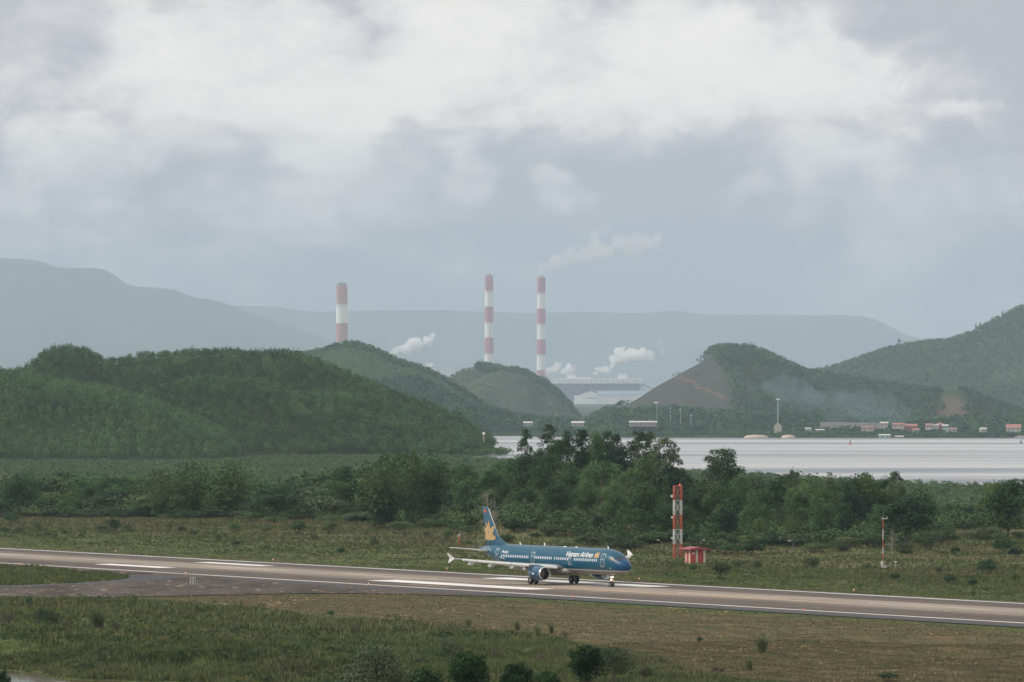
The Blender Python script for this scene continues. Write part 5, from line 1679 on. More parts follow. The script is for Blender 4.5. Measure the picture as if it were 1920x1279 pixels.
def put_tree(name, key, x, y, z, h, rz, label, cat, group, wide=1.0):
    """a crown and a trunk from the shared meshes of KEY, scaled to height H"""
    cm, tm, h0 = MESH[key]
    k = h / h0
    e_ = empty(name, (x, y, z), rz, label, cat, group)
    e_.scale = (k * wide, k * wide, k)
    link('crown' if tm is not None else 'foliage', cm, e_)
    if tm is not None: link('trunk', tm, e_)
    return e_


def trunk_mesh(name, segs, mat, n=7):
    m_ = MB()
    for p0, p1, r0, r1 in segs: m_.tube(p0, p1, r0, r1, n, cap=False)
    me = bpy.data.meshes.new(name); me.from_pydata(m_.v, [], m_.f); me.materials.append(mat)
    me.polygons.foreach_set('use_smooth', [True] * len(me.polygons)); me.update()
    return me


def make_tree(key, h, rx, seed, nclump, per, leaf, mat, bark, low=.22, shape='round', tr=.22):
    r = np.random.default_rng(seed)
    C_, R_ = [], []
    for i in range(nclump):
        if shape == 'round':
            d = r.normal(size=3); d /= np.linalg.norm(d); q = r.random() ** .45
            c = np.array([d[0] * rx * .78 * q, d[1] * rx * .78 * q, h * (.5 + low / 2) + d[2] * h * (.5 - low / 2) * .80 * q])
            rad = rx * r.uniform(.20, .36)
        elif shape == 'cone':
            t_ = r.random(); a = r.uniform(0, 6.28); w_ = rx * (1 - t_) ** .8 * .95
            c = np.array([math.cos(a) * w_ * r.uniform(.2, 1), math.sin(a) * w_ * r.uniform(.2, 1), h * (low + (1 - low) * t_ * .93)]); rad = rx * r.uniform(.2, .34) * (1.15 - .6 * t_)
        elif shape == 'spread':      # a layered, wide top
            a = r.uniform(0, 6.28); q = r.random() ** .5
            c = np.array([math.cos(a) * rx * .85 * q, math.sin(a) * rx * .85 * q, h * (.93 - .38 * q * q - .35 * r.random() ** 2)]); rad = rx * r.uniform(.2, .34)
        elif shape == 'tall':        # thin, loose, open crown on a long stem
            t_ = r.random() ** .8; a = r.uniform(0, 6.28); w_ = rx * (.35 + .65 * math.sin(math.pi * min(.97, t_ * .85 + .12)))
            c = np.array([math.cos(a) * w_ * r.uniform(.1, .9), math.sin(a) * w_ * r.uniform(.1, .9), h * (low + (.97 - low) * t_)]); rad = rx * r.uniform(.24, .42)
        C_.append(c); R_.append(rad)
    C_ = np.array(C_); R_ = np.array(R_)
    d = sphere_dirs(nclump * per, r, .55)
    cc = np.repeat(C_, per, 0); rr = np.repeat(R_, per)[:, None]
    pos = cc + d * rr * (1.06 - .55 * r.random((len(d), 1)) ** 2.2) * np.array([1, 1, .85]) + r.normal(size=d.shape) * .025 * rx
    nr_ = d + r.normal(size=d.shape) * .38 + np.array([0, 0, .3])
    V_, F_ = leaf_quads(pos, nr_, leaf * r.uniform(.6, 1.35, len(d)), .62, r)
    V_[:, 2] = np.maximum(V_[:, 2], .05)
    cm = mesh_np('crown_' + key, V_, F_, mat)
    top = h * (.82 if shape in ('round', 'spread') else .96)
    lean = r.normal(size=2) * h * .02
    segs = [((0, 0, -.5), (lean[0] * .5, lean[1] * .5, h * .35), tr, tr * .8), ((lean[0] * .5, lean[1] * .5, h * .35), (lean[0], lean[1], top), tr * .8, tr * .2)]
    for i in r.choice(nclump, min(nclump, 9), replace=False):
        c = C_[i]; z0_ = max(h * low * .8, c[2] - h * .22); f_ = z0_ / top
        segs.append(((lean[0] * f_, lean[1] * f_, z0_), tuple(c), tr * .38, tr * .1))
    MESH[key] = (cm, trunk_mesh('trunk_' + key, segs, bark), float(np.quantile(V_[:, 2], .997)))


def make_bamboo(key, h, rx, seed, culms, per, leaf, mat):
    r = np.random.default_rng(seed)
    P_, N_, segs = [], [], []
    for i in range(culms):
        a = r.uniform(0, 6.28); out = rx * r.uniform(.15, 1.0); hh = h * r.uniform(.62, 1.0) * (1 - .25 * out / rx)
        d = np.array([math.cos(a), math.sin(a)]); last = None
        for j in range(9):
            t_ = j / 8
            p = np.array([d[0] * out * t_**2.2, d[1] * out * t_**2.2, hh * (1.12 * t_ - .16 * t_**3.5) * (1 if t_ < .9 else .97)])
            if last is not None and j % 2 == 0: segs.append((tuple(last), tuple(p), .035, .02))
            if j % 2 == 0: last = p
            if t_ > .22:
                k = int(per / 6); q = r.normal(size=(k, 3)) * np.array([1, 1, .7]) * rx * (.10 + .12 * t_)
                q[:, 2] -= np.abs(q[:, 0] + q[:, 1]) * .35
                P_.append(p + q); N_.append(np.tile([d[0] * .7, d[1] * .7, .8], (k, 1)) + r.normal(size=(k, 3)) * .5)
    pos = np.concatenate(P_); nr_ = np.concatenate(N_)
    V_, F_ = leaf_quads(pos, nr_, leaf * r.uniform(.6, 1.4, len(pos)), .42, r)
    V_[:, 2] = np.maximum(V_[:, 2], .05)
    MESH[key] = (mesh_np('crown_' + key, V_, F_, mat), trunk_mesh('trunk_' + key, segs, M_bark, 4), float(np.quantile(V_[:, 2], .9995)))


def make_bush(key, h, rx, seed, nclump, per, leaf, mat, open_=.2):
    r = np.random.default_rng(seed)
    a = r.uniform(0, 6.28, nclump); q = r.random(nclump) ** .6
    C_ = np.stack([np.cos(a) * rx * .75 * q, np.sin(a) * rx * .75 * q, h * (.30 + .48 * r.random(nclump) * (1 - .5 * q))], -1)
    R_ = rx * r.uniform(.22, .42, nclump)
    d = sphere_dirs(nclump * per, r, .4)
    pos = np.repeat(C_, per, 0) + d * np.repeat(R_, per)[:, None] * r.uniform(.4, 1.15, (len(d), 1)) * np.array([1, 1, h / rx * .55])
    V_, F_ = leaf_quads(pos, d + r.normal(size=d.shape) * .7 + np.array([0, 0, .3]), leaf * r.uniform(.6, 1.4, len(d)), .5, r)
    V_[:, 2] = np.maximum(V_[:, 2], .02)
    segs = [((r.normal() * .1, r.normal() * .1, -.2), tuple(C_[i]), .05 * h / 2, .015 * h / 2) for i in range(min(nclump, 10))]
    MESH[key] = (mesh_np('foliage_' + key, V_, F_, mat), trunk_mesh('stems_' + key, segs, M_bark, 5), float(np.quantile(V_[:, 2], .995)))


for i in range(6): make_tree(f'wood{i}', 12, 4.6 + .3 * (i % 3), 100 + i, 50, 90, .50, (L_wood, L_wood, L_dark)[i % 3], M_bark, low=.10)
for i in range(3): make_tree(f'spread{i}', 9, 5.0, 120 + i, 36, 60, .52, (L_wood, L_dark, L_wood)[i], M_bark, low=.3, shape='spread')
for i in range(2): make_tree(f'cone{i}', 13, 4.2, 130 + i, 44, 60, .52, (L_dark, L_wood)[i], M_bark, low=.06, shape='cone')
for i in range(4): make_tree(f'euc{i}', 16, 2.5, 140 + i, 26, 80, .42, L_euc, M_pbark, low=(.42, .30, .48, .36)[i], shape='tall', tr=.17)
for i in range(2): make_tree(f'pillar{i}', 13, 3.6, 150 + i, 34, 66, .48, L_dark, M_bark, low=.15, shape='tall')
for i in range(3): make_bamboo(f'bamb{i}', 11, 5.2, 160 + i, 34, 100, .58, L_bamb)
for i in range(4): make_bush(f'bush{i}', 2.4, 1.9, 170 + i, 22, 44, .26, (L_bush, L_bush, L_dark, L_grey)[i])
for i in range(2): make_bush(f'scrub{i}', 3.2, 2.8, 180 + i, 30, 50, .36, (L_bush, L_grey)[i])
make_bush('dry0', 1.6, 1.3, 190, 14, 36, .18, L_dry)
# foreground trees with finer leaves
make_tree('vivid0', 7, 2.9, 201, 60, 120, .30, L_vivid, M_bark, low=.08)
make_tree('vivid1', 6, 2.8, 202, 56, 120, .30, L_vivid, M_bark, low=.04)
make_tree('feather0', 6, 4.0, 203, 90, 90, .26, L_grey, M_bark, low=.15, shape='spread')
make_tree('feather1', 5, 2.9, 204, 46, 70, .22, L_grey, M_bark, low=.35, shape='spread', tr=.12)
# leafless grey tree
def make_bare(key, h, seed):
    r = np.random.default_rng(seed); segs = [((0, 0, -.3), (0, 0, h), .11, .04)]; tips = []
    for i in range(26):
        z_ = h * r.uniform(.3, .98); a = r.uniform(0, 6.28); l_ = (1.15 - z_ / h) * h * .30 * r.uniform(.6, 1.2)
        e1 = (math.cos(a) * l_, math.sin(a) * l_, z_ + l_ * .55); segs.append(((0, 0, z_), e1, .04, .015))
        for j in range(3):
            e2 = tuple(np.array(e1) * np.array([.6, .6, 1]) + r.normal(size=3) * l_ * .4 + [0, 0, .2]); segs.append((tuple(np.array(e1) * np.array([.6, .6, 1])), e2, .015, .008)); tips.append(e2)
    V_, F_ = leaf_quads(np.repeat(np.array(tips), 3, 0) + r.normal(size=(len(tips) * 3, 3)) * .25, r.normal(size=(len(tips) * 3, 3)), .22, .5, r)
    MESH[key] = (mesh_np('crown_' + key, V_, F_, L_dry), trunk_mesh('trunk_' + key, segs, M_pbark, 5), h)


make_bare('bare0', 7, 210)

SKY_X = [-40, 0, 45, 90, 150, 200, 245, 280, 330, 360, 430, 460, 480, 520, 560, 600, 640, 680, 700, 740, 775, 800, 835, 870, 905, 940, 975, 1005, 1040, 1100, 1160, 1200, 1240, 1275, 1300, 1340, 1400, 1450, 1500, 1560, 1620, 1680, 1720, 1755, 1785, 1800, 1860, 1920, 1970]
SKY_Y = [886, 883, 886, 888, 876, 886, 890, 878, 868, 860, 858, 880, 900, 900, 896, 876, 868, 870, 852, 842, 832, 846, 856, 862, 866, 862, 846, 838, 828, 824, 828, 842, 852, 872, 880, 882, 882, 882, 880, 882, 888, 884, 900, 922, 945, 930, 920, 898, 900]
BASE_X = [-40, 250, 450, 650, 780, 900, 1000, 1100, 1250, 1400, 1600, 1760, 1790, 1900, 1970]
BASE_Y = [962, 962, 964, 972, 984, 1000, 1010, 1016, 1018, 1018, 1022, 1015, 1010, 1010, 1010]


def base_depth(q):
    return HC * F / (np.interp(q, BASE_X, BASE_Y) - 716)


def h_for(q, ytop, Y):
    X = (q - 960) / F * Y
    return float(P(q, ytop, Y)[2]) - gz(X, Y)


used = []      # (px, row, object) for the labels


def wood(name, key, q, Y, ytop, cat, label=None, group=None, wide=1.0, hmin=2.5, hmax=17, row=None):
    X = (q - 960) / F * Y; z = gz(X, Y)
    h = min(max(float(P(q, ytop, Y)[2]) - z, hmin), hmax)
    o = put_tree(name, key, X, Y, z - .15, h, random.uniform(0, 6.28), label, cat, group, wide)
    if label is None: used.append((q, row, o, key))
    return o


# single trees that stand out
wood('broadleaf_tree', 'cone0', 985, 1300, 803, 'tree', 'dense dark tree with a pointed top, leftmost of the tall ones against the water', wide=0.85)
wood('slender_tree', 'euc0', 1029, 1345, 794, 'tree', 'tallest slender tree with a loose drooping crown, second from the left against the water', wide=1.25)
wood('broadleaf_tree', 'wood0', 1062, 1330, 806, 'tree', 'broad tree with ragged top right of the tallest slender one', wide=0.8)
wood('broadleaf_tree', 'pillar0', 1090, 1335, 804, 'tree', 'upright dense tree at the right side of the broad ragged one', wide=1.0)
wood('broadleaf_tree', 'spread1', 1140, 1325, 807, 'tree', 'dark flat topped tree in the middle of the knoll', wide=0.75)
wood('broadleaf_tree', 'pillar1', 1158, 1310, 812, 'tree', 'dark upright tree close right of the flat topped one', wide=0.75)
wood('broadleaf_tree', 'wood4', 1118, 1322, 808, 'tree', 'full round tree between the upright dense tree and the flat topped one', wide=.6)
wood('broadleaf_tree', 'wood1', 1042, 1338, 822, 'tree', 'lower green tree filling the gap right of the tallest slender one', wide=.8)
wood('broadleaf_tree', 'wood5', 1010, 1325, 838, 'tree', 'low dark tree below the tallest slender one', wide=1.0)
wood('slender_tree', 'euc1', 1192, 1320, 808, 'tree', 'slender pale stemmed tree, first of the row of thin trees on the knoll', wide=1.15)
wood('slender_tree', 'euc2', 1206, 1300, 808, 'tree', 'slender pale stemmed tree, second of the thin row on the knoll', wide=0.9)
wood('slender_tree', 'euc3', 1220, 1312, 809, 'tree', 'slender pale stemmed tree, third of the thin row on the knoll', wide=1.0)
wood('slender_tree', 'euc0', 1247, 1296, 809, 'tree', 'fullest slender tree with a long white stem, right in the thin row', wide=1.4)
wood('slender_tree', 'euc3', 1263, 1300, 850, 'tree', 'shorter slender tree at the right end of the thin row', wide=1.3)
wood('slender_tree', 'euc1', 1336, 1330, 842, 'tree', 'left one of two rounded trees standing alone against the water', wide=1.4)
wood('slender_tree', 'pillar0', 1360, 1335, 840, 'tree', 'right one of two rounded trees standing alone against the water', wide=1.0)
wood('slender_tree', 'euc2', 1488, 1250, 880, 'tree', 'little tree with dark tufts against the water, above the wood', wide=.7)
wood('slender_tree', 'euc1', 1556, 1250, 885, 'tree', 'thin tree poking out of the wood left of the far mangrove', wide=1.0)
wood('broadleaf_tree', 'wood3', 1628, 1245, 886, 'tree', 'round topped tree standing out of the wood above the weather mast', wide=.75)
wood('slender_tree', 'euc3', 1680, 1250, 883, 'tree', 'tufted tree on the skyline of the wood right of the weather mast', wide=1.4)
wood('broadleaf_tree', 'cone1', 776, 1290, 826, 'tree', 'tall tree with a drooping pointed top left of the aircraft tail', wide=.7)
wood('bamboo_clump', 'bamb0', 428, 1400, 846, 'bamboo', 'largest bamboo clump with arching tops on the left', wide=1.05)
wood('bamboo_clump', 'bamb1', 360, 1410, 858, 'bamboo', 'bamboo clump leaning left beside the largest one', wide=.8)
wood('bamboo_clump', 'bamb2', 300, 1405, 874, 'bamboo', 'narrow dark bamboo clump at the left end of the bamboo', wide=.7)
wood('bamboo_clump', 'bamb1', 720, 1285, 852, 'bamboo', 'bamboo clump left of the tall drooping tree', wide=.95)
wood('bamboo_clump', 'bamb2', 808, 1300, 850, 'bamboo', 'bamboo clump close right of the tall drooping tree', wide=.8)
wood('broadleaf_tree', 'wood2', 36, 1390, 884, 'tree', 'dark rounded tree near the left edge of the wood', wide=1.1)
wood('broadleaf_tree', 'wood5', 520, 1370, 905, 'tree', 'wide dark low tree right of the bamboo', wide=1.75)
wood('broadleaf_tree', 'wood2', 1700, 1130, 925, 'tree', 'darkest dense tree of the wood right of the weather mast', wide=1.3)
wood('broadleaf_tree', 'wood4', 1890, 1200, 897, 'tree', 'large round tree near the right edge', wide=1.2)
wood('bare_tree', 'bare0', 914, 1150, 925, 'tree', 'bare grey tree behind the tail fin of the aircraft')
wood('bare_tree', 'bare0', 928, 1148, 935, 'tree', 'pale leafless stem right of the tail fin of the aircraft', wide=.4)
wood('bare_tree', 'bare0', 1672, 1075, 992, 'tree', 'brownish leafless bush like tree right of the weather mast', wide=1.2)
for qx, qt, Yq, w_ in ((60, 672, 3385, .6), (1686, 634, 5890, 1.0), (1830, 606, 5880, .6), (1838, 604, 5880, .9), (1869, 592, 5890, .7)):
    X = (qx - 960) / F * Yq; hl = LH[3][0] if Yq < 4000 else R2
    z = float(hl.h(np.array([X]), np.array([Yq]))[0])
    put_tree('ridge_tree', 'euc1' if qx != 60 else 'euc3', X, Yq, z, float(P(qx, qt, Yq)[2]) - z, 1.0,
             {60: 'single dark tree at the left end of the near hill top', 1686: 'single round tree where the far right hill begins to rise', 1830: 'small thin tree left of a pair on the right hill ridge', 1838: 'larger tree of a pair on the right hill ridge', 1869: 'last single tree high on the right hill ridge'}[qx], 'tree', None, w_ * 1.6)
put_tree('ridge_tree', 'spread0', (912 - 960) / F * 5300, 5300, float(M2.h(np.array([(912 - 960) / F * 5300]), np.array([5300]))[0]), 5.5, 0, 'flat topped tree on the crest of the terraced hill by the chimney', 'tree', None, 1.3)

# rows of the wood
for row, (dz_, drop) in enumerate(((12, .60), (42, .40), (85, .20), (135, .05), (190, 0.0))):
    q = -45 + row * 9
    while q < 1975:
        left = q < 610
        meadow = q > 1772
        Y = float(base_depth(q)) + dz_ + random.uniform(-12, 12) + (80 if meadow else 0)
        yb = float(np.interp(q, BASE_X, BASE_Y)); yt = float(np.interp(q, SKY_X, SKY_Y))
        ytop = yt + (yb - yt) * drop * random.uniform(.8, 1.15) + random.uniform(0, 9)
        hmax = 11.0 if left else 18
        if row >= 3 and not left and h_for(q, ytop, Y) < 2.5: q += 30; continue
        if left: key = random.choice(['spread0', 'spread1', 'spread2', 'scrub0', 'scrub1', 'wood1', 'bamb1'])
        else: key = random.choice(['wood0', 'wood1', 'wood2', 'wood3', 'wood4', 'wood5', 'wood0', 'wood3', 'spread0', 'spread2', 'bamb0', 'bamb2', 'cone1'])
        if meadow and row < 1: q += 30; continue
        nm = 'bamboo_clump' if key[:4] == 'bamb' else ('shrub' if key[:5] == 'scrub' else 'woodland_tree')
        wood(nm, key, q, Y, ytop, {'b': 'bamboo', 's': 'shrub', 'w': 'tree'}[nm[0]], wide=random.uniform(.80, 1.15) * (1.25 if left else .98), hmin=3.0, hmax=hmax, row=row)
        q += random.uniform(44, 76)
# low bushes along the foot of the wood
for q in np.arange(-30, 1960, 21):
    q = float(q + random.uniform(-12, 12)); Y = float(base_depth(q)) - random.choice([random.uniform(0, 24), random.uniform(10, 75)])
    key = random.choice(['bush0', 'bush1', 'bush2', 'bush3', 'scrub0', 'scrub1'])
    X = (q - 960) / F * Y
    o = put_tree('bush', key, X, Y, gz(X, Y) - .1, random.uniform(1.3, 3.0), random.uniform(0, 6), None, 'bush', None, random.uniform(1.0, 1.7))
    used.append((q, 9, o, key))

# bushes scattered over the field behind the runway: traced from the photograph
FB = [(12, 1000, 14, 2), (35, 1002, 20, 3), (72, 997, 22, 0), (120, 1003, 12, 3), (153, 1008, 12, 2), (190, 995, 26, 3), (212, 997, 34, 0), (240, 994, 18, 3), (318, 994, 20, 1), (340, 998, 18, 3), (362, 1003, 14, 2), (408, 1013, 20, 0),
      (440, 1003, 34, 1), (442, 1025, 20, 3), (498, 1000, 26, 1), (560, 1003, 34, 0), (590, 1013, 18, 3), (618, 1004, 36, 1), (640, 1034, 12, 2), (700, 1000, 14, 0), (742, 995, 20, 3), (760, 1006, 16, 1), (700, 1022, 22, 0), (800, 1008, 18, 3),
      (838, 1012, 26, 0), (880, 1022, 14, 1), (640, 1036, 18, 2), (1060, 1014, 18, 1), (1100, 1016, 24, 0), (1085, 1018, 26, 3), (1030, 1015, 18, 1), (1300, 1071, 20, 2), (1383, 1067, 14, 1), (1420, 1068, 22, 0), (1522, 1066, 34, 3), (1345, 1066, 10, 1), (1352, 1085, 40, 3),
      (1625, 1068, 22, 3), (1640, 1066, 16, 2), (1679, 1090, 22, 2), (1781, 1096, 28, 2), (1824, 1098, 20, 2), (1824, 1116, 14, 1), (1850, 1076, 52, 2), (1903, 1088, 12, 0), (1612, 1105, 14, 1), (1760, 1075, 18, 3), (1700, 1040, 24, 3), (1490, 1075, 10, 0), (1560, 1030, 22, 1),
      (1740, 1035, 30, 3), (1880, 1040, 46, 2), (1905, 1045, 30, 2), (1790, 1038, 24, 1), (1650, 1030, 26, 3), (1160, 1010, 20, 0)]
FB.sort()
for i, (qx, qy, wp, ty) in enumerate(FB):
    x_, y_ = G(qx, qy); w = wp / F * y_
    key = f'bush{ty}'
    hh = max(w * random.uniform(.65, .9), 1.1)
    if (qx, qy) in ((1880, 1040), (1905, 1045)): hh = w * .75
    cm, tm, h0 = MESH[key]
    o = put_tree('field_bush', key, x_, y_, gz(x_, y_) - .1, hh, random.uniform(0, 6), None, 'bush', 'bushes scattered in the grass behind the runway', (w / 3.6) / (hh / h0))
    used.append((qx, 20, o, key))
# tufts and bushes in the near grass
NBU = [(183, 1182, 42, 'tuft', 46), (55, 1140, 20, 'bush2', 24), (75, 1160, 24, 'bush2', 14), (120, 1180, 26, 'dry0', 16), (10, 1178, 36, 'dry0', 34), (88, 1222, 56, 'feather1', 44), (215, 1182, 30, 'dry0', 16),
       (310, 1145, 24, 'tuft', 18), (335, 1150, 20, 'tuft', 20), (442, 1186, 24, 'tuft', 22), (370, 1150, 22, 'tuft', 22), (400, 1190, 16, 'dry0', 14), (520, 1186, 22, 'tuft', 18), (555, 1190, 20, 'tuft', 18), (500, 1160, 20, 'tuft', 20),
       (620, 1155, 16, 'bush2', 12), (665, 1190, 26, 'dry0', 16), (722, 1188, 18, 'tuft', 20), (742, 1186, 14, 'tuft', 18), (830, 1180, 22, 'tuft', 14), (878, 1175, 26, 'tuft', 24), (932, 1195, 26, 'tuft', 28), (970, 1182, 22, 'tuft', 22), (1008, 1192, 26, 'tuft', 26), (1034, 1190, 18, 'tuft', 24),
       (888, 1208, 26, 'bush1', 16), (956, 1205, 24, 'dry0', 12), (1060, 1200, 22, 'dry0', 14), (925, 1238, 18, 'dry0', 20), (985, 1228, 20, 'tuft', 18), (1015, 1245, 26, 'dry0', 20), (1070, 1232, 30, 'tuft', 26), (790, 1250, 34, 'bush3', 18), (1430, 1225, 34, 'tuft', 38), (1312, 1206, 12, 'bush2', 14),
       (1275, 1262, 26, 'tuft', 28), (1240, 1250, 20, 'tuft', 20), (1405, 1258, 28, 'tuft', 30), (1345, 1262, 40, 'dry0', 16), (1212, 1280, 40, 'tuft', 40), (1665, 1279, 44, 'bush3', 18), (590, 1240, 40, 'bush3', 12), (1185, 1230, 26, 'dry0', 12), (1100, 1215, 24, 'tuft', 14), (1230, 1262, 18, 'tuft', 24)]


def make_tuft(key, h, w, seed, n):
    """a fountain of long arching blades"""
    r = np.random.default_rng(seed); V_, F_ = [], []
    for i in range(n):
        a = r.uniform(0, 6.28); out = w * r.uniform(.1, 1) * .75; hh = h * r.uniform(.55, 1.05); bw = r.uniform(.03, .05) * h / 2
        b0 = r.normal(size=2) * w * .07; sd_ = np.array([-math.sin(a), math.cos(a)]) * bw
        pts_ = []
        for j in range(4):
            t_ = j / 3; c = b0 + np.array([math.cos(a), math.sin(a)]) * out * t_**1.8; z_ = hh * (1.25 * t_ - .35 * t_**3)
            k = 1 - .8 * t_; pts_ += [(c[0] - sd_[0] * k, c[1] - sd_[1] * k, z_), (c[0] + sd_[0] * k, c[1] + sd_[1] * k, z_)]
        o_ = len(V_) * 8; V_.append(pts_); F_ += [(o_, o_ + 1, o_ + 3, o_ + 2), (o_ + 2, o_ + 3, o_ + 5, o_ + 4), (o_ + 4, o_ + 5, o_ + 7, o_ + 6)]
    MESH[key] = (mesh_np('foliage_' + key, np.array(V_).reshape(-1, 3), np.array(F_), L_tuft), None, h)


L_weed = leafmat('weed_leaves', (0.010, 0.026, 0.008), (0.040, 0.062, 0.020), nscale=0.3, obj=False, tone=True, trans=.15)
L_tuft = leafmat('tall_grass_blades', (0.045, 0.062, 0.026), (0.135, 0.150, 0.080), nscale=0.8, trans=.3)
make_tuft('tuft0', 1.8, 2.6, 301, 130); make_tuft('tuft1', 1.8, 2.0, 302, 90); make_tuft('tuft2', 2.2, 3.0, 303, 300)
NBU.sort()
for i, (qx, qy, wp, ty, hp) in enumerate(NBU):
    x_, y_ = G(qx, qy); z_ = gz(x_, y_); x_, y_ = G(qx, qy, z_)
    w = wp / F * y_; hh = hp / F * y_
    key = ty if ty != 'tuft' else ('tuft2' if hp > 34 else random.choice(['tuft0', 'tuft1']))
    cm, tm, h0 = MESH[key]
    w0 = {'tuft0': 2.2, 'tuft1': 1.8, 'tuft2': 2.4, 'dry0': 2.6, 'feather1': 5.4}.get(key, 3.6)
    nm, cat = ('grass_tuft', 'grass tuft') if ty == 'tuft' else (('small_tree', 'tree') if ty == 'feather1' else ('near_bush', 'bush'))
    o = put_tree(nm, key, x_, y_, gz(x_, y_) - .05, hh, random.uniform(0, 6), None, cat, None, (w / w0) / (hh / h0))
    used.append((qx, 30, o, key))
# trees cut by the lower edge of the picture
for qx, ytop, Y_, key, w_, lab, nm in ((705, 1208, 612, 'feather0', 136, 'wide feathery grey green tree at the lower edge, left of the fresh green ones', 'feathery_tree'),
                                       (845, 1196, 652, 'feather1', 56, 'small feathery flat topped tree behind the fresh green trees', 'feathery_tree'),
                                       (880, 1222, 606, 'vivid0', 96, 'fresh green tree with a forked pale stem at the lower edge', 'green_tree'),
                                       (792, 1254, 600, 'vivid1', 92, 'low fresh green tree top just left of the forked one', 'green_tree'),
                                       (968, 1243, 602, 'vivid1', 76, 'round fresh green tree right of the forked one', 'green_tree'),
                                       (1025, 1258, 600, 'vivid0', 66, 'lowest fresh green tree top, right of the round one', 'green_tree'),
                                       (1100, 1211, 604, 'vivid0', 84, 'tallest dense fresh green tree at the lower edge', 'green_tree'),
                                       (1150, 1213, 612, 'feather1', 92, 'grey green feathery tree leaning on the tallest fresh green one', 'feathery_tree'),
                                       (4, 1258, 628, 'vivid1', 40, 'dark green bush at the lower left corner by the pond', 'green_tree')):
    X = (qx - 960) / F * Y_; z = gz(X, Y_); h = float(P(qx, ytop, Y_)[2]) - z
    cm, tm, h0 = MESH[key]
    w0 = {'vivid0': 5.8, 'vivid1': 5.6, 'feather0': 8.0, 'feather1': 5.6}[key]
    put_tree(nm, key, X, Y_, z, h, random.uniform(0, 6), lab, 'tree', None, (w_ / F * Y_ / w0) / (h / h0))

# labels of the many: what it looks like, and its place counted between things one can find
LOOK = {'wood0': 'round green tree', 'wood1': 'leafy green tree', 'wood2': 'dark dense tree', 'wood3': 'mid green tree', 'wood4': 'lumpy green tree', 'wood5': 'dark round tree', 'spread0': 'spreading green tree',
        'spread1': 'dark spreading tree', 'spread2': 'flat topped tree', 'bamb0': 'arching bamboo clump', 'bamb1': 'drooping bamboo clump', 'bamb2': 'feathery bamboo clump', 'cone1': 'pointed tree', 'scrub0': 'green shrub', 'scrub1': 'grey green shrub',
        'bush0': 'green bush', 'bush1': 'olive bush', 'bush2': 'dark bush', 'bush3': 'grey green bush', 'dry0': 'dry brown bush', 'tuft0': 'fountain of long grass', 'tuft1': 'narrow tuft of long grass', 'tuft2': 'large tuft of long grass', 'feather1': 'small feathery tree'}
ROWN = {0: 'front row of the wood', 1: 'second row of the wood', 2: 'middle row of the wood', 3: 'fourth row of the wood', 4: 'rearmost row of the wood', 9: 'foot of the wood', 20: 'grass behind the runway', 30: 'near grass'}
ORD = ['first', 'second', 'third', 'fourth', 'fifth', 'sixth', 'seventh', 'eighth', 'ninth', 'tenth', 'eleventh', 'twelfth', 'thirteenth', 'fourteenth', 'fifteenth', 'sixteenth', 'seventeenth', 'eighteenth', 'nineteenth', 'twentieth']
LM = [(-1e9, 'from the left edge'), (470, 'right of the bamboo'), (900, 'right of the aircraft tail'), (1270, 'right of the lattice mast'), (1655, 'right of the weather mast')]
GRP = {0: 'trees of the wood behind the runway', 9: 'bushes along the foot of the wood', 20: 'bushes scattered in the grass behind the runway', 30: 'tufts and bushes in the near grass'}
cnt = {}
for q, row, o, key in sorted(used, key=lambda a: a[0]):
    k_ = max(i for i, (lx, _) in enumerate(LM) if q >= lx)
    c_ = (row, k_, LOOK[key]); cnt[c_] = cnt.get(c_, 0) + 1
    n_ = cnt[c_]
    o['label'] = f"{ORD[n_ - 1]} {LOOK[key]} {LM[k_][1]}, {ROWN[row]}"
    o['group'] = GRP[row if row >= 9 else 0]

# undergrowth that fills the wood
n = 18200
q = rng.uniform(-190, 2110, n); Yb = base_depth(q)
Y = Yb + rng.uniform(0, 1, n) ** 1.3 * np.where(q < 650, 340, 300) - 4 + (q > 1775) * 75
X = (q - 960) / F * Y
keep = rng.random(n) < .95
pts = np.stack([X, Y, ground_z(X, Y)], -1)[keep]
L_under = leafmat('undergrowth_leaves', (0.012, 0.032, 0.012), (0.052, 0.084, 0.030), nscale=0.12, obj=False, tone=True, trans=.15)
stuff('undergrowth', *forest(pts, .8, 1.9, 36, .34, lift=.2, hr=.8), L_under)

# ------------------------------------------------------------------ grass
def blades(n, region, hfun, per=3, w=.07, seed=1):
    r = np.random.default_rng(seed)
    X, Y = region(r, n)
    Z = ground_z(X, Y)
    H_ = hfun(X, Y, r)
    k = H_ > .02
    X, Y, Z, H_ = X[k], Y[k], Z[k], H_[k]
    m = len(X)
    a = r.uniform(0, 6.28, (m, per)); bx = X[:, None] + r.normal(size=(m, per)) * .10; by = Y[:, None] + r.normal(size=(m, per)) * .10
    hh = H_[:, None] * r.uniform(.6, 1.15, (m, per)); ln_ = hh * r.uniform(.1, .55, (m, per)); ww = w * r.uniform(.6, 1.4, (m, per)) * (.6 + hh)
    ca, sa_ = np.cos(a), np.sin(a)
    p0 = np.stack([bx - sa_ * ww, by + ca * ww, Z[:, None] - .03 + 0 * hh], -1)
    p1 = np.stack([bx + sa_ * ww, by - ca * ww, Z[:, None] - .03 + 0 * hh], -1)
    p2 = np.stack([bx + ca * ln_, by + sa_ * ln_, Z[:, None] + hh], -1)
    V_ = np.stack([p0, p1, p2], 2).reshape(-1, 3)
    return V_, np.arange(len(V_)).reshape(-1, 3)


def fan(y0, y1, q0=-190, q1=2110):
    def f_(r, n):
        Y = np.sqrt(r.uniform(y0**2, y1**2, n)); q = r.uniform(q0, q1, n)
        return (q - 960) / F * Y, Y
    return f_


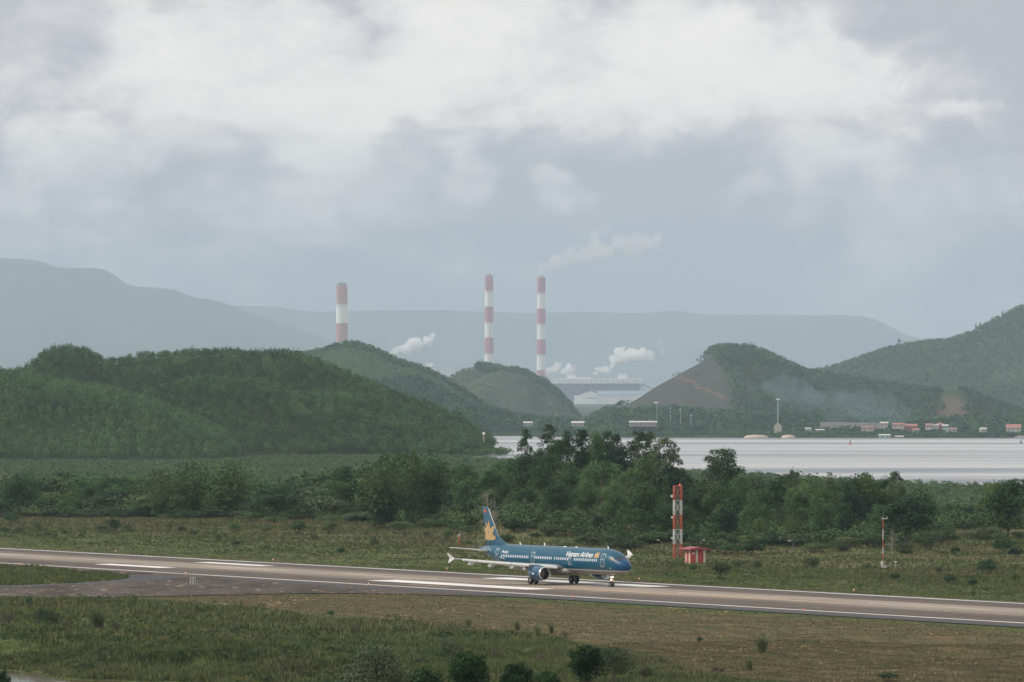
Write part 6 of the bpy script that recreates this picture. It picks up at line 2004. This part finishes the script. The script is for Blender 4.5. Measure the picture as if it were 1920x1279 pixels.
def outside_pave(X, Y):
    u, v = uv_of(X, Y); q = px_of(X, Y)
    ok = (v < -3.6) | (v > np.where(u > 262, 47.8, 43.3))
    # taxiway: between the turf island's lower side and the low line of the apron
    yy = 716 + (HC - 0.1) * F / Y
    lowy = np.interp(q, [a for a, _ in low], [b_ for _, b_ in low])
    isy = np.interp(q, [-260, 0, 60, 140, 200, 232, 243], [1106, 1098, 1096, 1093, 1089, 1086, 1081])
    tax_ = (v > 0) & (q < 855) & (yy < lowy + .6) & ((q > 243) | (yy > isy - .4))
    isl_top = np.interp(q, [-260, 0, 120, 200, 225, 243], [1058, 1062, 1068.6, 1073, 1075.5, 1081])
    tax_ |= (v > 0) & (q > 100) & (q < 243) & (yy < isl_top + .5)
    return ok & ~tax_


def dryline(X):
    return np.minimum(751 - 1.8 * X, 761 - 5.07 * X)


def hgrass(X, Y, r):
    u, v = uv_of(X, Y)
    n1_ = vnoise(X * .05 + 3, Y * .03); n2_ = vnoise(X * .35, Y * .2)
    tall = sstep(dryline(X) - Y + (n1_ - .5) * 30, -10, 14)
    tall = np.where(X < -62, 1.0, tall) * sstep(v, 48, 60)
    h = .13 + tall * (.30 + .45 * n1_ * n2_ * 2)
    back = v < -3
    h = np.where(back, .18 + sstep(-v, 8, 80) * (.14 + .6 * n2_ * n1_), h)
    h = np.where((v > 43) & (v < 100) & (px_of(X, Y) < 260), .3 + .4 * n2_, h)
    zz = ground_z(X, Y)
    return np.where(outside_pave(X, Y) & (zz > -2.55), h, 0)


Vg, Fg = join([blades(178000, fan(600, 720), hgrass, 3, .055, 1), blades(112000, fan(715, 1010), hgrass, 3, .075, 2), blades(89000, fan(880, 1440), lambda X, Y, r: np.where(Y < base_depth(px_of(X, Y)) + 10, hgrass(X, Y, r), 0), 4, .11, 3)])
stuff('grass', Vg, Fg, M_blade)
# weeds: low leafy clumps sprinkled through the grass
n = 11000
X, Y = fan(610, 1300)(rng, n)
k = outside_pave(X, Y) & (vnoise(X * .08, Y * .05) > .5) & (ground_z(X, Y) > -2.5) & (Y < base_depth(px_of(X, Y)))
u, v = uv_of(X, Y); k &= (v < -14) | ((v > 55) & (Y < dryline(X) + 8))
pts = np.stack([X, Y, ground_z(X, Y)], -1)[k]
n = 9000       # rank growth in the hollows of the slumped bank
X, Y = fan(640, 745, -30, 900)(rng, n)
k = (fbm(X * .11 + Y * .06, Y * .20 - X * .06, 4) > .04) & (ground_z(X, Y) > -2.3) & (ground_z(X, Y) < .6) & (uv_of(X, Y)[1] > 80)
pts = np.concatenate([pts, np.stack([X, Y, ground_z(X, Y)], -1)[k]])
stuff('weeds', *forest(pts, .20, .62, 20, .40, lift=.3, hr=.8), L_weed)
# straw left by the mower
M_straw = paint('straw', (0.36, 0.245, 0.135), 0.9, 0.25, 0.5)
n = 60000
X, Y = fan(620, 900)(rng, n); u, v = uv_of(X, Y)
k = outside_pave(X, Y) & (v > 50) & (Y > dryline(X) - 5) & (X > -58) & (fbm(X * .12, Y * .12) + fbm(X * .5, Y * .5) * .8 > .17)
X, Y = X[k], Y[k]; m_n = len(X)
V_, F_ = leaf_quads(np.stack([X, Y, ground_z(X, Y) + rng.uniform(.04, .16, m_n)], -1), rng.normal(size=(m_n, 3)) * .6 + [0, 0, 1], rng.uniform(.2, .5, m_n), .35)
stuff('straw', V_, F_, M_straw)

# ------------------------------------------------------------------ haze
mb = MB(); mb.box(-12200, 12200, -260, 38000, -60, 650)
hz_ = mb.build('haze', volmat('haze_volume', 3.3e-5, (0.75, 0.87, 1.0), 0.45))
tag(hz_, kind='stuff')
hz_.display_type = 'WIRE'

# the works' own haze lying over the far side of the bay and the valley behind it: a long flat lens of air
bm = bmesh.new(); bmesh.ops.create_uvsphere(bm, u_segments=48, v_segments=24, radius=1.0)
for v_ in bm.verts: v_.co = (v_.co.x * 6500, 12200 + v_.co.y * 8700, 60 + v_.co.z * 330)
me = bpy.data.meshes.new('mist'); bm.to_mesh(me); bm.free(); me.materials.append(volmat('mist_volume', 7.5e-5, (0.72, 0.86, 1.0), 0.45))
mi_ = link('mist', me); tag(mi_, kind='stuff'); mi_.display_type = 'WIRE'
